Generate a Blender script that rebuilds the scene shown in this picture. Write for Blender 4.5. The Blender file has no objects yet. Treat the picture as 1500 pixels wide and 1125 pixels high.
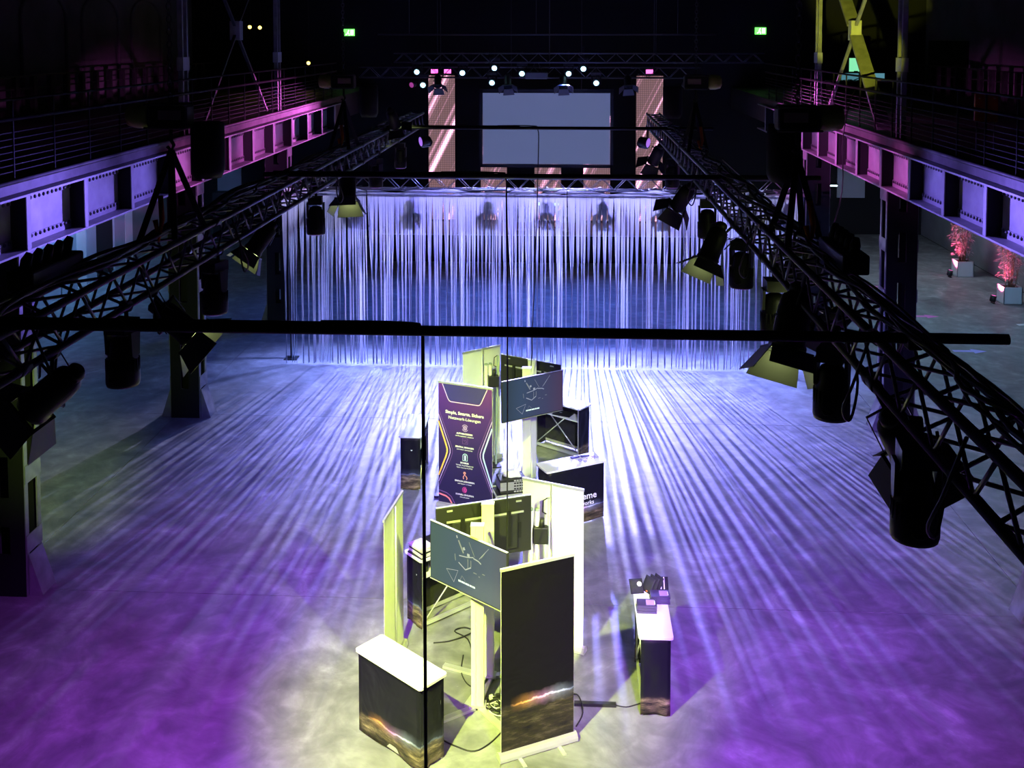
import bpy, bmesh, math, random
from mathutils import Vector, Matrix, Euler

# ------------------------------------------------------------------ camera, world, exposure
scene = bpy.context.scene
COL = scene.collection
random.seed(7)
PI = math.pi
F_PX, YAW, PITCH = 1540.0, math.atan(82 / 1540.0), math.radians(3.5)
cam_data = bpy.data.cameras.new('camera')
cam = bpy.data.objects.new('camera', cam_data)
COL.objects.link(cam)
fw = Vector((-math.sin(YAW) * math.cos(PITCH), math.cos(YAW) * math.cos(PITCH), -math.sin(PITCH)))
rt = Vector((math.cos(YAW), math.sin(YAW), 0))
up = rt.cross(fw)
cam.matrix_world = Matrix(((rt.x, up.x, -fw.x, 0), (rt.y, up.y, -fw.y, 0), (rt.z, up.z, -fw.z, 8.0), (0, 0, 0, 1)))
cam_data.sensor_fit = 'HORIZONTAL'
cam_data.sensor_width = 36.0
cam_data.lens = 36.0 * F_PX / 1500.0
cam_data.shift_y = (148.19 - 562.5) / 1500.0
cam_data.clip_start, cam_data.clip_end = 0.1, 200
scene.camera = cam
world = bpy.data.worlds.new('world')
scene.world = world
world.use_nodes = True
world.node_tree.nodes['Background'].inputs[0].default_value = (0.10, 0.10, 0.20, 1)
world.node_tree.nodes['Background'].inputs[1].default_value = 0.009
vs = scene.view_settings
vs.view_transform = 'Standard'
vs.look = 'None'
vs.exposure = 0.0
vs.gamma = 1.0
vs.use_curve_mapping = False

# palette of the lamps
BLUEWHITE = (0.22, 0.21, 1.0)
VIOLET = (0.30, 0.13, 1.0)
PURPLE = (0.46, 0.07, 1.0)
LIME = (0.62, 0.95, 0.16)
PINK = (0.95, 0.16, 0.90)
RED = (1.0, 0.09, 0.26)
INDIGO = (0.06, 0.16, 1.0)
SKYBLUE = (0.18, 0.45, 1.0)


def spot(loc, target, color, watts, angle, blend=0.6, radius=0.06, parent=None, name='lamp_light'):
    ld = bpy.data.lights.new(name, 'SPOT')
    ld.energy, ld.color = watts, color
    ld.spot_size, ld.spot_blend, ld.shadow_soft_size = math.radians(angle), blend, radius
    o = bpy.data.objects.new(name, ld)
    COL.objects.link(o)
    o.location = loc
    o.rotation_euler = (Vector(target) - Vector(loc)).to_track_quat('-Z', 'Y').to_euler()
    if parent is not None:
        o.parent = parent
    return o


# ------------------------------------------------------------------ materials
def nodes_of(m):
    m.use_nodes = True
    nt = m.node_tree
    return nt, nt.nodes, nt.links, nt.nodes['Principled BSDF']


MATS = {}


def mat(name, color, rough=0.6, metal=0.0, var=0.0, scale=8.0, bump=0.0, emit=None, estr=0.0, spec=0.5):
    if name in MATS:
        return MATS[name]
    m = bpy.data.materials.new(name)
    nt, N, L, b = nodes_of(m)
    b.inputs['Base Color'].default_value = (*color, 1)
    b.inputs['Roughness'].default_value = rough
    b.inputs['Metallic'].default_value = metal
    b.inputs['Specular IOR Level'].default_value = spec
    if var > 0 or bump > 0:
        tc = N.new('ShaderNodeTexCoord')
        nz = N.new('ShaderNodeTexNoise')
        nz.inputs['Scale'].default_value = scale
        nz.inputs['Detail'].default_value = 4
        L.new(tc.outputs['Object'], nz.inputs['Vector'])
        if var > 0:
            r = N.new('ShaderNodeValToRGB')
            r.color_ramp.elements[0].position, r.color_ramp.elements[1].position = 0.3, 0.7
            r.color_ramp.elements[0].color = (*[c * (1 - var) for c in color], 1)
            r.color_ramp.elements[1].color = (*[min(1, c * (1 + var)) for c in color], 1)
            L.new(nz.outputs['Fac'], r.inputs['Fac'])
            L.new(r.outputs['Color'], b.inputs['Base Color'])
        if bump > 0:
            bp = N.new('ShaderNodeBump')
            bp.inputs['Strength'].default_value = bump
            bp.inputs['Distance'].default_value = 0.02
            L.new(nz.outputs['Fac'], bp.inputs['Height'])
            L.new(bp.outputs['Normal'], b.inputs['Normal'])
    if emit is not None:
        b.inputs['Emission Color'].default_value = (*emit, 1)
        b.inputs['Emission Strength'].default_value = estr
    MATS[name] = m
    return m


def mnode(N, L, op, a, b=None, c=None):
    n = N.new('ShaderNodeMath')
    n.operation = op
    for i, v in enumerate((a, b, c)):
        if v is None:
            continue
        if isinstance(v, (int, float)):
            n.inputs[i].default_value = v
        else:
            L.new(v, n.inputs[i])
    return n.outputs[0]


def ramp(N, L, fac, stops, interp='LINEAR'):
    r = N.new('ShaderNodeValToRGB')
    r.color_ramp.interpolation = interp
    e = r.color_ramp.elements
    while len(e) < len(stops):
        e.new(0.5)
    for i, (p, c) in enumerate(stops):
        e[i].position = p
        e[i].color = (*c, 1)
    L.new(fac, r.inputs['Fac'])
    return r.outputs['Color']


def mixc(N, L, fac, a, b):
    m = N.new('ShaderNodeMix')
    m.data_type = 'RGBA'
    for sock, v in ((m.inputs['Factor'], fac), (m.inputs['A'], a), (m.inputs['B'], b)):
        if isinstance(v, (int, float)):
            sock.default_value = v
        elif isinstance(v, tuple):
            sock.default_value = (*v, 1)
        else:
            L.new(v, sock)
    return m.outputs['Result']


def make_concrete():
    m = bpy.data.materials.new('polished_concrete')
    nt, N, L, b = nodes_of(m)
    g = N.new('ShaderNodeNewGeometry')
    n1 = N.new('ShaderNodeTexNoise'); n1.inputs['Scale'].default_value = 0.9; n1.inputs['Detail'].default_value = 8; n1.inputs['Roughness'].default_value = 0.66; n1.inputs['Distortion'].default_value = 1.2
    n2 = N.new('ShaderNodeTexNoise'); n2.inputs['Scale'].default_value = 3.2; n2.inputs['Detail'].default_value = 6; n2.inputs['Distortion'].default_value = 0.6
    n3 = N.new('ShaderNodeTexNoise'); n3.inputs['Scale'].default_value = 16; n3.inputs['Detail'].default_value = 3
    for n in (n1, n2, n3):
        L.new(g.outputs['Position'], n.inputs['Vector'])
    c1 = ramp(N, L, n1.outputs['Fac'], [(0.32, (0.13, 0.13, 0.135)), (0.50, (0.20, 0.20, 0.20)), (0.60, (0.25, 0.25, 0.25)), (0.72, (0.36, 0.36, 0.36))])
    c2 = ramp(N, L, n2.outputs['Fac'], [(0.32, (0.80, 0.80, 0.80)), (0.52, (1, 1, 1)), (0.72, (1.35, 1.35, 1.35))])
    mm = N.new('ShaderNodeMix'); mm.data_type = 'RGBA'; mm.blend_type = 'MULTIPLY'; mm.inputs['Factor'].default_value = 1
    L.new(c1, mm.inputs['A']); L.new(c2, mm.inputs['B'])
    # pale scuffs with a shape of their own
    sc = ramp(N, L, n3.outputs['Fac'], [(0.68, (0, 0, 0)), (0.80, (0.18, 0.18, 0.18))])
    base = mixc(N, L, sc, mm.outputs['Result'], (0.6, 0.6, 0.6))
    L.new(base, b.inputs['Base Color'])
    rr = mnode(N, L, 'MULTIPLY_ADD', n1.outputs['Fac'], 0.22, 0.37)
    L.new(rr, b.inputs['Roughness'])
    b.inputs['Specular IOR Level'].default_value = 0.42
    bp = N.new('ShaderNodeBump'); bp.inputs['Strength'].default_value = 0.03; bp.inputs['Distance'].default_value = 0.02
    L.new(n2.outputs['Fac'], bp.inputs['Height']); L.new(bp.outputs['Normal'], b.inputs['Normal'])
    return m


def make_night_print(name, zline, half_w, tilt=0.0, amp=0.05, ground=(0.075, 0.06, 0.045), sky=(0.007, 0.007, 0.013)):
    """printed night landscape: dark sky, ragged city-glow line, brown hills below"""
    m = bpy.data.materials.new(name)
    nt, N, L, b = nodes_of(m)
    tc = N.new('ShaderNodeTexCoord')
    sx = N.new('ShaderNodeSeparateXYZ'); L.new(tc.outputs['Object'], sx.inputs[0])
    X, Y, Z = sx.outputs
    xy = mnode(N, L, 'ADD', X, Y)
    nz = N.new('ShaderNodeTexNoise'); nz.inputs['Scale'].default_value = 9; nz.inputs['Detail'].default_value = 5
    L.new(tc.outputs['Object'], nz.inputs['Vector'])
    # line height: zline + tilt*x + noise
    h = mnode(N, L, 'MULTIPLY_ADD', X, tilt, zline)
    h = mnode(N, L, 'ADD', h, mnode(N, L, 'MULTIPLY_ADD', nz.outputs['Fac'], amp * 2, -amp))
    d = mnode(N, L, 'SUBTRACT', Z, h)
    glow = mnode(N, L, 'SUBTRACT', 1.0, mnode(N, L, 'MULTIPLY', mnode(N, L, 'ABSOLUTE', d), 1 / 0.018))
    glow = mnode(N, L, 'MAXIMUM', glow, 0.0)
    halo = mnode(N, L, 'MAXIMUM', mnode(N, L, 'SUBTRACT', 1.0, mnode(N, L, 'MULTIPLY', mnode(N, L, 'ABSOLUTE', d), 1 / 0.10)), 0.0)
    u = mnode(N, L, 'MULTIPLY_ADD', X, 0.5 / half_w, 0.5)
    lc = ramp(N, L, u, [(0.12, (0.02, 0.015, 0.02)), (0.34, (0.95, 0.42, 0.16)), (0.55, (0.75, 0.30, 0.85)), (0.78, (0.55, 0.60, 1.0)), (0.97, (0.12, 0.14, 0.25))])
    st = N.new('ShaderNodeTexNoise'); st.inputs['Scale'].default_value = 3.0; st.inputs['Detail'].default_value = 8; st.inputs['Roughness'].default_value = 0.7
    mp = N.new('ShaderNodeMapping'); mp.inputs['Scale'].default_value = (1.0, 1.0, 5.0); mp.inputs['Rotation'].default_value = (0, 0.25, 0)
    L.new(tc.outputs['Object'], mp.inputs[0]); L.new(mp.outputs[0], st.inputs['Vector'])
    hills = ramp(N, L, st.outputs['Fac'], [(0.36, (0.008, 0.007, 0.010)), (0.52, tuple(c * 0.55 for c in ground)), (0.68, tuple(c * 1.9 for c in ground))])
    below = mnode(N, L, 'LESS_THAN', d, 0.0)
    c = mixc(N, L, below, sky, hills)
    c = mixc(N, L, mnode(N, L, 'MULTIPLY', halo, 0.22), c, lc)
    c = mixc(N, L, glow, c, lc)
    L.new(c, b.inputs['Base Color'])
    b.inputs['Roughness'].default_value = 0.42
    b.inputs['Specular IOR Level'].default_value = 0.22
    wz = N.new('ShaderNodeTexNoise'); wz.inputs['Scale'].default_value = 2.2; wz.inputs['Detail'].default_value = 2; wz.inputs['Distortion'].default_value = 1.0
    L.new(tc.outputs['Object'], wz.inputs['Vector'])
    bp = N.new('ShaderNodeBump'); bp.inputs['Strength'].default_value = 0.5; bp.inputs['Distance'].default_value = 0.05
    L.new(wz.outputs['Fac'], bp.inputs['Height']); L.new(bp.outputs['Normal'], b.inputs['Normal'])
    return m


def make_led():
    m = bpy.data.materials.new('led_pixels')
    nt, N, L, b = nodes_of(m)
    g = N.new('ShaderNodeNewGeometry')
    sx = N.new('ShaderNodeSeparateXYZ'); L.new(g.outputs['Position'], sx.inputs[0])
    X, Y, Z = sx.outputs
    s = mnode(N, L, 'SUBTRACT', Z, mnode(N, L, 'MULTIPLY', X, 2.0))
    cb = N.new('ShaderNodeCombineXYZ'); L.new(s, cb.inputs[0])
    n1 = N.new('ShaderNodeTexNoise'); n1.inputs['Scale'].default_value = 0.85; n1.inputs['Detail'].default_value = 3; n1.inputs['Roughness'].default_value = 0.6
    L.new(cb.outputs[0], n1.inputs['Vector'])
    streak = ramp(N, L, n1.outputs['Fac'], [(0.50, (0, 0, 0)), (0.57, (0.22, 0.22, 0.22)), (0.62, (1, 1, 1)), (0.66, (0.25, 0.25, 0.25)), (0.74, (0, 0, 0))])
    # lamp grid
    px = mnode(N, L, 'ABSOLUTE', mnode(N, L, 'SINE', mnode(N, L, 'MULTIPLY', X, PI / 0.07)))
    pz = mnode(N, L, 'ABSOLUTE', mnode(N, L, 'SINE', mnode(N, L, 'MULTIPLY', Z, PI / 0.07)))
    grid = mnode(N, L, 'MULTIPLY_ADD', mnode(N, L, 'MULTIPLY', px, pz), 0.85, 0.25)
    c = mixc(N, L, streak, (0.33, 0.18, 0.19), (5.0, 2.2, 3.4))
    mu = N.new('ShaderNodeMix'); mu.data_type = 'RGBA'; mu.blend_type = 'MULTIPLY'; mu.inputs['Factor'].default_value = 1
    L.new(c, mu.inputs['A']); L.new(grid, mu.inputs['B'])
    b.inputs['Base Color'].default_value = (0.02, 0.02, 0.02, 1)
    L.new(mu.outputs['Result'], b.inputs['Emission Color'])
    b.inputs['Emission Strength'].default_value = 1.0
    return m


def make_string():
    m = bpy.data.materials.new('white_string')
    m.use_nodes = True
    nt = m.node_tree; N, L = nt.nodes, nt.links
    N.remove(N['Principled BSDF'])
    d = N.new('ShaderNodeBsdfDiffuse'); d.inputs[0].default_value = (0.86, 0.86, 0.88, 1)
    t = N.new('ShaderNodeBsdfTranslucent'); t.inputs[0].default_value = (0.86, 0.86, 0.88, 1)
    x = N.new('ShaderNodeMixShader'); x.inputs[0].default_value = 0.78
    L.new(d.outputs[0], x.inputs[1]); L.new(t.outputs[0], x.inputs[2]); L.new(x.outputs[0], N['Material Output'].inputs[0])
    return m


def make_tv_screen(name, hue):
    """switched-on display showing a dim slate gradient"""
    m = bpy.data.materials.new(name)
    nt, N, L, b = nodes_of(m)
    tc = N.new('ShaderNodeTexCoord')
    sx = N.new('ShaderNodeSeparateXYZ'); L.new(tc.outputs['Object'], sx.inputs[0])
    u = mnode(N, L, 'MULTIPLY_ADD', sx.outputs[0], 1 / 1.24, 0.5)
    c = ramp(N, L, u, hue)
    L.new(c, b.inputs['Emission Color'])
    b.inputs['Emission Strength'].default_value = 1.0
    b.inputs['Base Color'].default_value = (0.01, 0.01, 0.012, 1)
    b.inputs['Roughness'].default_value = 0.22
    b.inputs['Specular IOR Level'].default_value = 0.2
    return m


M_CONC = make_concrete()
M_LED = make_led()
M_STRING = make_string()
M_BLACK = mat('black_metal', (0.012, 0.012, 0.013), 0.45, 0.3)
M_BLACKPL = mat('black_plastic', (0.014, 0.014, 0.015), 0.5)
M_TRUSS = mat('truss_aluminium', (0.20, 0.20, 0.22), 0.38, 0.75)
M_STEEL = mat('painted_riveted_steel', (0.16, 0.16, 0.17), 0.5, 0.0, 0.25, 5, 0.1)
M_DSTEEL = mat('dark_painted_steel', (0.035, 0.035, 0.038), 0.5, 0.0, 0.3, 6, 0.1)
M_GIRDER = mat('grey_girder_paint', (0.30, 0.30, 0.31), 0.5, 0.0, 0.18, 3, 0.08)
M_RIVET = mat('dark_rivet', (0.05, 0.05, 0.055), 0.5)
M_RAIL = mat('rail_steel', (0.07, 0.07, 0.075), 0.45, 0.4)
M_RAILD = mat('dull_rail_steel', (0.012, 0.012, 0.013), 0.65, spec=0.12)
M_SHADED = mat('shaded_steel_plate', (0.010, 0.010, 0.011), 0.6, spec=0.15)  # shade of the camera-facing column plates and stiffeners, put into their colour
M_WHITE = mat('white_laminate', (0.82, 0.82, 0.82), 0.35)
M_CLOTHW = mat('white_banner_back', (0.80, 0.80, 0.78), 0.65, 0, 0.05, 3, 0.15)
M_ALU = mat('brushed_aluminium', (0.62, 0.62, 0.62), 0.35, 0.55)
M_CREAM = mat('pale_pole_paint', (0.72, 0.72, 0.68), 0.4, 0.1)
M_WALL = mat('grey_plaster', (0.22, 0.22, 0.22), 0.85, 0, 0.2, 0.8, 0.1)
M_DARKWALL = mat('black_drape_wall', (0.008, 0.008, 0.010), 0.9)
M_CABLE = mat('black_cable_rubber', (0.012, 0.012, 0.012), 0.5)
M_ORANGE = mat('orange_sling', (0.75, 0.18, 0.02), 0.7)
M_LENSW = mat('lens_white', (0.8, 0.9, 1.0), 0.3, emit=(0.42, 0.82, 1.0), estr=5)
M_LENSY = mat('lens_lime', (0.8, 0.9, 0.4), 0.3, emit=(0.85, 1.0, 0.35), estr=24)
M_LENSP = mat('lens_pink', (0.9, 0.3, 0.6), 0.3, emit=(1.0, 0.12, 0.55), estr=3)
M_LENSD = mat('lens_dim_pink', (0.2, 0.1, 0.2), 0.3, emit=(0.8, 0.1, 0.6), estr=0.4)
M_LENSV = mat('lens_violet', (0.5, 0.3, 0.9), 0.3, emit=(0.5, 0.2, 1.0), estr=0.8)
M_GREEN = mat('exit_green', (0.1, 0.7, 0.1), 0.4, emit=(0.15, 1.0, 0.12), estr=2.2)
M_FABRIC = mat('black_fabric', (0.014, 0.014, 0.018), 0.8, 0, 0.3, 14, 0.3)
M_BAGCLOTH = mat('black_chain_bag_cloth', (0.010, 0.010, 0.012), 0.75, 0, 0.3, 10, 0.3)
M_NAVY = mat('navy_skirt', (0.018, 0.017, 0.030), 0.45, 0, 0.15, 3, 0.35)
M_SCREEN = mat('projection_screen_on', (0.3, 0.3, 0.32), 0.7, emit=(0.075, 0.098, 0.19), estr=1.0)
M_GAFF = mat('yellow_warm_lamp', (0.9, 0.7, 0.2), 0.4, emit=(1.0, 0.75, 0.12), estr=6)
M_PALEPAINT = mat('pale_blue_grey_door_paint', (0.42, 0.45, 0.50), 0.5, 0, 0.06, 1.5)
M_WHITEPAINT = mat('white_wall_paint', (0.80, 0.80, 0.80), 0.6)
M_WRAP = mat('white_plastic_wrap', (0.85, 0.85, 0.85), 0.3, 0, 0, 18, 0.6)
M_INK = mat('print_white_ink', (0.85, 0.85, 0.88), 0.5)
M_SILVER = mat('switch_silver', (0.45, 0.45, 0.48), 0.35, 0.5)
M_PAPER = mat('printed_paper', (0.75, 0.74, 0.70), 0.6, 0, 0.15, 12)
M_STUDY = mat('dark_purple_box_card', (0.045, 0.03, 0.09), 0.35)
M_CHAIRG = mat('pale_green_upholstery', (0.62, 0.74, 0.64), 0.7, 0, 0.05, 6)


# ------------------------------------------------------------------ mesh helpers
class MB:
    def __init__(s):
        s.v, s.f, s.sm = [], [], []

    def add(s, verts, faces, smooth=False):
        o = len(s.v)
        s.v += [tuple(p) for p in verts]
        s.f += [tuple(i + o for i in f) for f in faces]
        s.sm += [smooth] * len(faces)
        return s

    def box(s, c, size, rz=0.0, M=None):
        hx, hy, hz = size[0] / 2, size[1] / 2, size[2] / 2
        pts = [Vector((x, y, z)) for z in (-hz, hz) for y in (-hy, hy) for x in (-hx, hx)]
        if M is None:
            M = Matrix.Rotation(rz, 4, 'Z')
        pts = [M @ p + Vector(c) for p in pts]
        return s.add(pts, [(0, 2, 3, 1), (4, 5, 7, 6), (0, 1, 5, 4), (2, 6, 7, 3), (0, 4, 6, 2), (1, 3, 7, 5)])

    def span(s, a, b):
        return s.box([(a[i] + b[i]) / 2 for i in range(3)], [abs(b[i] - a[i]) for i in range(3)])

    def bar(s, p0, p1, w, h, upv=(0, 0, 1)):
        p0, p1 = Vector(p0), Vector(p1)
        d = (p1 - p0).normalized()
        u = Vector(upv)
        if abs(d.dot(u)) > 0.98:
            u = Vector((0, 1, 0))
        r = d.cross(u).normalized() * (w / 2)
        u = r.cross(d).normalized() * (h / 2)
        pts = []
        for p in (p0, p1):
            pts += [p - r - u, p + r - u, p + r + u, p - r + u]
        return s.add(pts, [(0, 3, 2, 1), (4, 5, 6, 7), (0, 1, 5, 4), (1, 2, 6, 5), (2, 3, 7, 6), (3, 0, 4, 7)])

    def tube(s, pts, r, n=8, caps=True, smooth=True):
        pts = [Vector(p) for p in pts]
        rs = r if isinstance(r, (list, tuple)) else [r] * len(pts)
        rings, prev = [], None
        for i, p in enumerate(pts):
            d = (pts[min(i + 1, len(pts) - 1)] - pts[max(i - 1, 0)])
            d = d.normalized() if d.length > 1e-9 else Vector((0, 0, 1))
            if prev is None:
                a = Vector((0, 0, 1)) if abs(d.z) < 0.9 else Vector((1, 0, 0))
                x = d.cross(a).normalized()
            else:
                x = (prev - d * prev.dot(d)).normalized()
            y = d.cross(x)
            prev = x
            rings.append([p + (x * math.cos(2 * PI * k / n) + y * math.sin(2 * PI * k / n)) * rs[i] for k in range(n)])
        o = len(s.v)
        for rg in rings:
            s.v += [tuple(q) for q in rg]
        for i in range(len(rings) - 1):
            for k in range(n):
                s.f.append((o + i * n + k, o + i * n + (k + 1) % n, o + (i + 1) * n + (k + 1) % n, o + (i + 1) * n + k)); s.sm.append(smooth)
        if caps:
            s.f.append(tuple(o + k for k in reversed(range(n)))); s.sm.append(False)
            e = o + (len(rings) - 1) * n
            s.f.append(tuple(e + k for k in range(n))); s.sm.append(False)
        return s

    def lathe(s, prof, n=16, M=Matrix.Identity(4), smooth=True):
        """profile of (radius, z) turned about local z"""
        o = len(s.v)
        for r, z in prof:
            for k in range(n):
                a = 2 * PI * k / n
                s.v.append(tuple(M @ Vector((r * math.cos(a), r * math.sin(a), z))))
        for i in range(len(prof) - 1):
            for k in range(n):
                s.f.append((o + i * n + k, o + i * n + (k + 1) % n, o + (i + 1) * n + (k + 1) % n, o + (i + 1) * n + k)); s.sm.append(smooth)
        s.f.append(tuple(o + k for k in reversed(range(n)))); s.sm.append(False)
        e = o + (len(prof) - 1) * n
        s.f.append(tuple(e + k for k in range(n))); s.sm.append(False)
        return s

    def prism(s, poly, fn0, fn1):
        """poly of 2D points mapped to two 3D end faces"""
        n = len(poly)
        pts = [fn0(*p) for p in poly] + [fn1(*p) for p in poly]
        f = [tuple(reversed(range(n))), tuple(range(n, 2 * n))]
        f += [(i, (i + 1) % n, n + (i + 1) % n, n + i) for i in range(n)]
        return s.add(pts, f)

    def mesh(s, name, m):
        me = bpy.data.meshes.new(name)
        me.from_pydata(s.v, [], s.f)
        me.polygons.foreach_set('use_smooth', s.sm)
        me.materials.append(m)
        me.update()
        return me

    def build(s, name, m, parent=None, bevel=0.0):
        me = s.mesh(name, m)
        if bevel > 0:
            bm = bmesh.new(); bm.from_mesh(me)
            bmesh.ops.bevel(bm, geom=bm.edges[:], offset=bevel, segments=2, affect='EDGES', profile=0.5)
            bm.to_mesh(me); bm.free()
        o = bpy.data.objects.new(name, me)
        COL.objects.link(o)
        if parent is not None:
            o.parent = parent
        return o


def place(name, me, parent=None, loc=(0, 0, 0), M=None):
    o = bpy.data.objects.new(name, me)
    COL.objects.link(o)
    if parent is not None:
        o.parent = parent
    if M is not None:
        o.matrix_local = M
    else:
        o.location = loc
    return o


def tag(o, label=None, cat=None, group=None, kind=None):
    if label: o['label'] = label
    if cat: o['category'] = cat
    if group: o['group'] = group
    if kind: o['kind'] = kind
    return o


def thing(name, label, cat, loc=(0, 0, 0), rz=0.0, group=None):
    o = bpy.data.objects.new(name, None)
    COL.objects.link(o)
    o.location = loc
    o.rotation_euler = (0, 0, rz)
    o.empty_display_size = 0.1
    return tag(o, label, cat, group)


def struct(o, label=None, cat=None):
    tag(o, label, cat)
    o['kind'] = 'structure'
    return o


def lettering(txt, size, m, parent, loc, align='CENTER', bold=0.0, rot=(PI / 2, 0, 0), name='lettering'):
    cu = bpy.data.curves.new('txt', 'FONT')
    cu.body, cu.size, cu.align_x, cu.offset, cu.extrude = txt, size, align, bold, 0.0006
    cu.resolution_u = 2
    t = bpy.data.objects.new('txt', cu)
    COL.objects.link(t)
    bpy.context.view_layer.update()
    me = bpy.data.meshes.new_from_object(t.evaluated_get(bpy.context.evaluated_depsgraph_get()))
    bpy.data.objects.remove(t); bpy.data.curves.remove(cu)
    me.materials.clear(); me.materials.append(m)
    o = bpy.data.objects.new(name, me)
    COL.objects.link(o)
    o.parent = parent
    o.location = loc
    o.rotation_euler = rot
    return o


def frame_to(direction, z_is_dir=True):
    """matrix whose local +Z points along direction"""
    return Vector(direction).normalized().to_track_quat('Z', 'Y').to_matrix().to_4x4()


# ------------------------------------------------------------------ the hall: floor, walls, ceiling
floor = struct(MB().span((-15.6, -3, -0.30), (14.3, 43, -0.02)).build('floor', mat('floor_joint_filler', (0.10, 0.10, 0.10), 0.7)))
tag(floor, 'polished grey concrete floor of the hall', 'floor')
xs = [-15.58, -8.25, -0.72, 6.55, 14.28]
ys = [-2.98, 7.3, 14.42, 21.5, 28.6, 35.7, 42.98]
for i in range(4):
    for j in range(6):
        g = 0.006
        MB().span((xs[i] + g, ys[j] + g, -0.02), (xs[i + 1] - g if i != 1 else xs[i + 1], ys[j + 1] - g, 0.0)).build('slab', M_CONC, floor)

wl = MB().span((-15.9, -3, 0), (-15.6, 43, 13)).build('wall_left', M_WALL); struct(wl, 'grey plastered side wall of the hall beyond the pale doors', 'wall')
wr = MB().span((14.3, -3, 0), (14.6, 43, 13)).build('wall_right', M_WALL); struct(wr, 'grey plastered side wall of the hall behind the potted bamboos', 'wall')
wb = MB().span((-15.9, 43, 0), (14.6, 43.3, 13)).build('wall_back', M_DARKWALL); struct(wb, 'black end wall behind the stage', 'wall')
ce = MB().span((-15.9, -3, 13), (14.6, 43.3, 13.3)).build('ceiling', M_DARKWALL); struct(ce, 'dark ceiling of the hall', 'ceiling')
# arched blind niches on the upper side wall, as raised mouldings
for k, yc in enumerate((30.6, 34.4, 38.2)):
    pts = [(-15.58, yc - 1.35, 6.0), (-15.58, yc - 1.35, 8.6)] + [(-15.58, yc - 1.35 * math.cos(a), 8.6 + 0.75 * math.sin(a)) for a in [PI * t / 12 for t in range(1, 12)]] + [(-15.58, yc + 1.35, 8.6), (-15.58, yc + 1.35, 6.0)]
    struct(MB().tube(pts, 0.07, 6).build('trim_%d' % (k + 1), M_WALL), 'arched moulding on the grey wall above the gallery', 'trim')

# pale doors and white pilasters on the lower side wall
def wall_panel(name, y0, y1, z0, z1, m, label, cat, x=-15.6, t=0.06):
    return struct(MB().span((x, y0, z0), (x + t, y1, z1)).build(name, m), label, cat)

wall_panel('trim_4', 28.2, 29.0, 0, 4.9, M_WHITEPAINT, 'white pilaster beside the first pale door', 'trim')
wall_panel('trim_5', 32.25, 32.85, 0, 4.9, M_WHITEPAINT, 'white pilaster between the two pale doors', 'trim')
wall_panel('trim_6', 35.9, 36.5, 0, 4.9, M_WHITEPAINT, 'white pilaster beside the dark doorway', 'trim')
for i, (y0, y1) in enumerate(((29.1, 30.2), (31.2, 32.2), (32.9, 33.6), (35.0, 35.85))):
    d = wall_panel('door_%d' % (i + 1), y0, y1, 0, 4.4, M_PALEPAINT, 'tall pale blue-grey door panel with a small dark window', 'door')
    c = (y0 + y1) / 2
    MB().span((-15.54, c + 0.08, 2.35), (-15.52, c + 0.36, 2.95)).build('window_pane', mat('dark_glass', (0.02, 0.02, 0.025), 0.1), d)
    MB().span((-15.54, c - 0.34, 2.25), (-15.52, c - 0.02, 2.85)).build('notice_frame', M_WALL, d)
wall_panel('trim_7', 30.25, 31.15, 0, 4.4, M_PALEPAINT, 'pale blue-grey wall panel between door panels', 'trim', t=0.04)
wall_panel('door_5', 33.7, 34.9, 0, 4.4, M_DARKWALL, 'black open doorway beside the pale doors', 'door', t=0.03)
# end-wall door under each gallery
for nm, x0, x1, lab in (('door_6', 10.9, 12.0, 'grey upper door panel on the end wall beside the potted bamboo aisle'), ('door_7', -14.6, -13.6, 'grey upper door panel on the end wall under the exit sign')):
    struct(MB().span((x0, 42.9, 1.5), (x1, 43.0, 3.4)).build(nm, M_PALEPAINT), lab, 'door')
struct(MB().span((14.22, 38.4, 5.95), (14.3, 42.4, 7.85)).build('door_8', M_DARKWALL), 'black doorway in the upper side wall', 'door')

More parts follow.
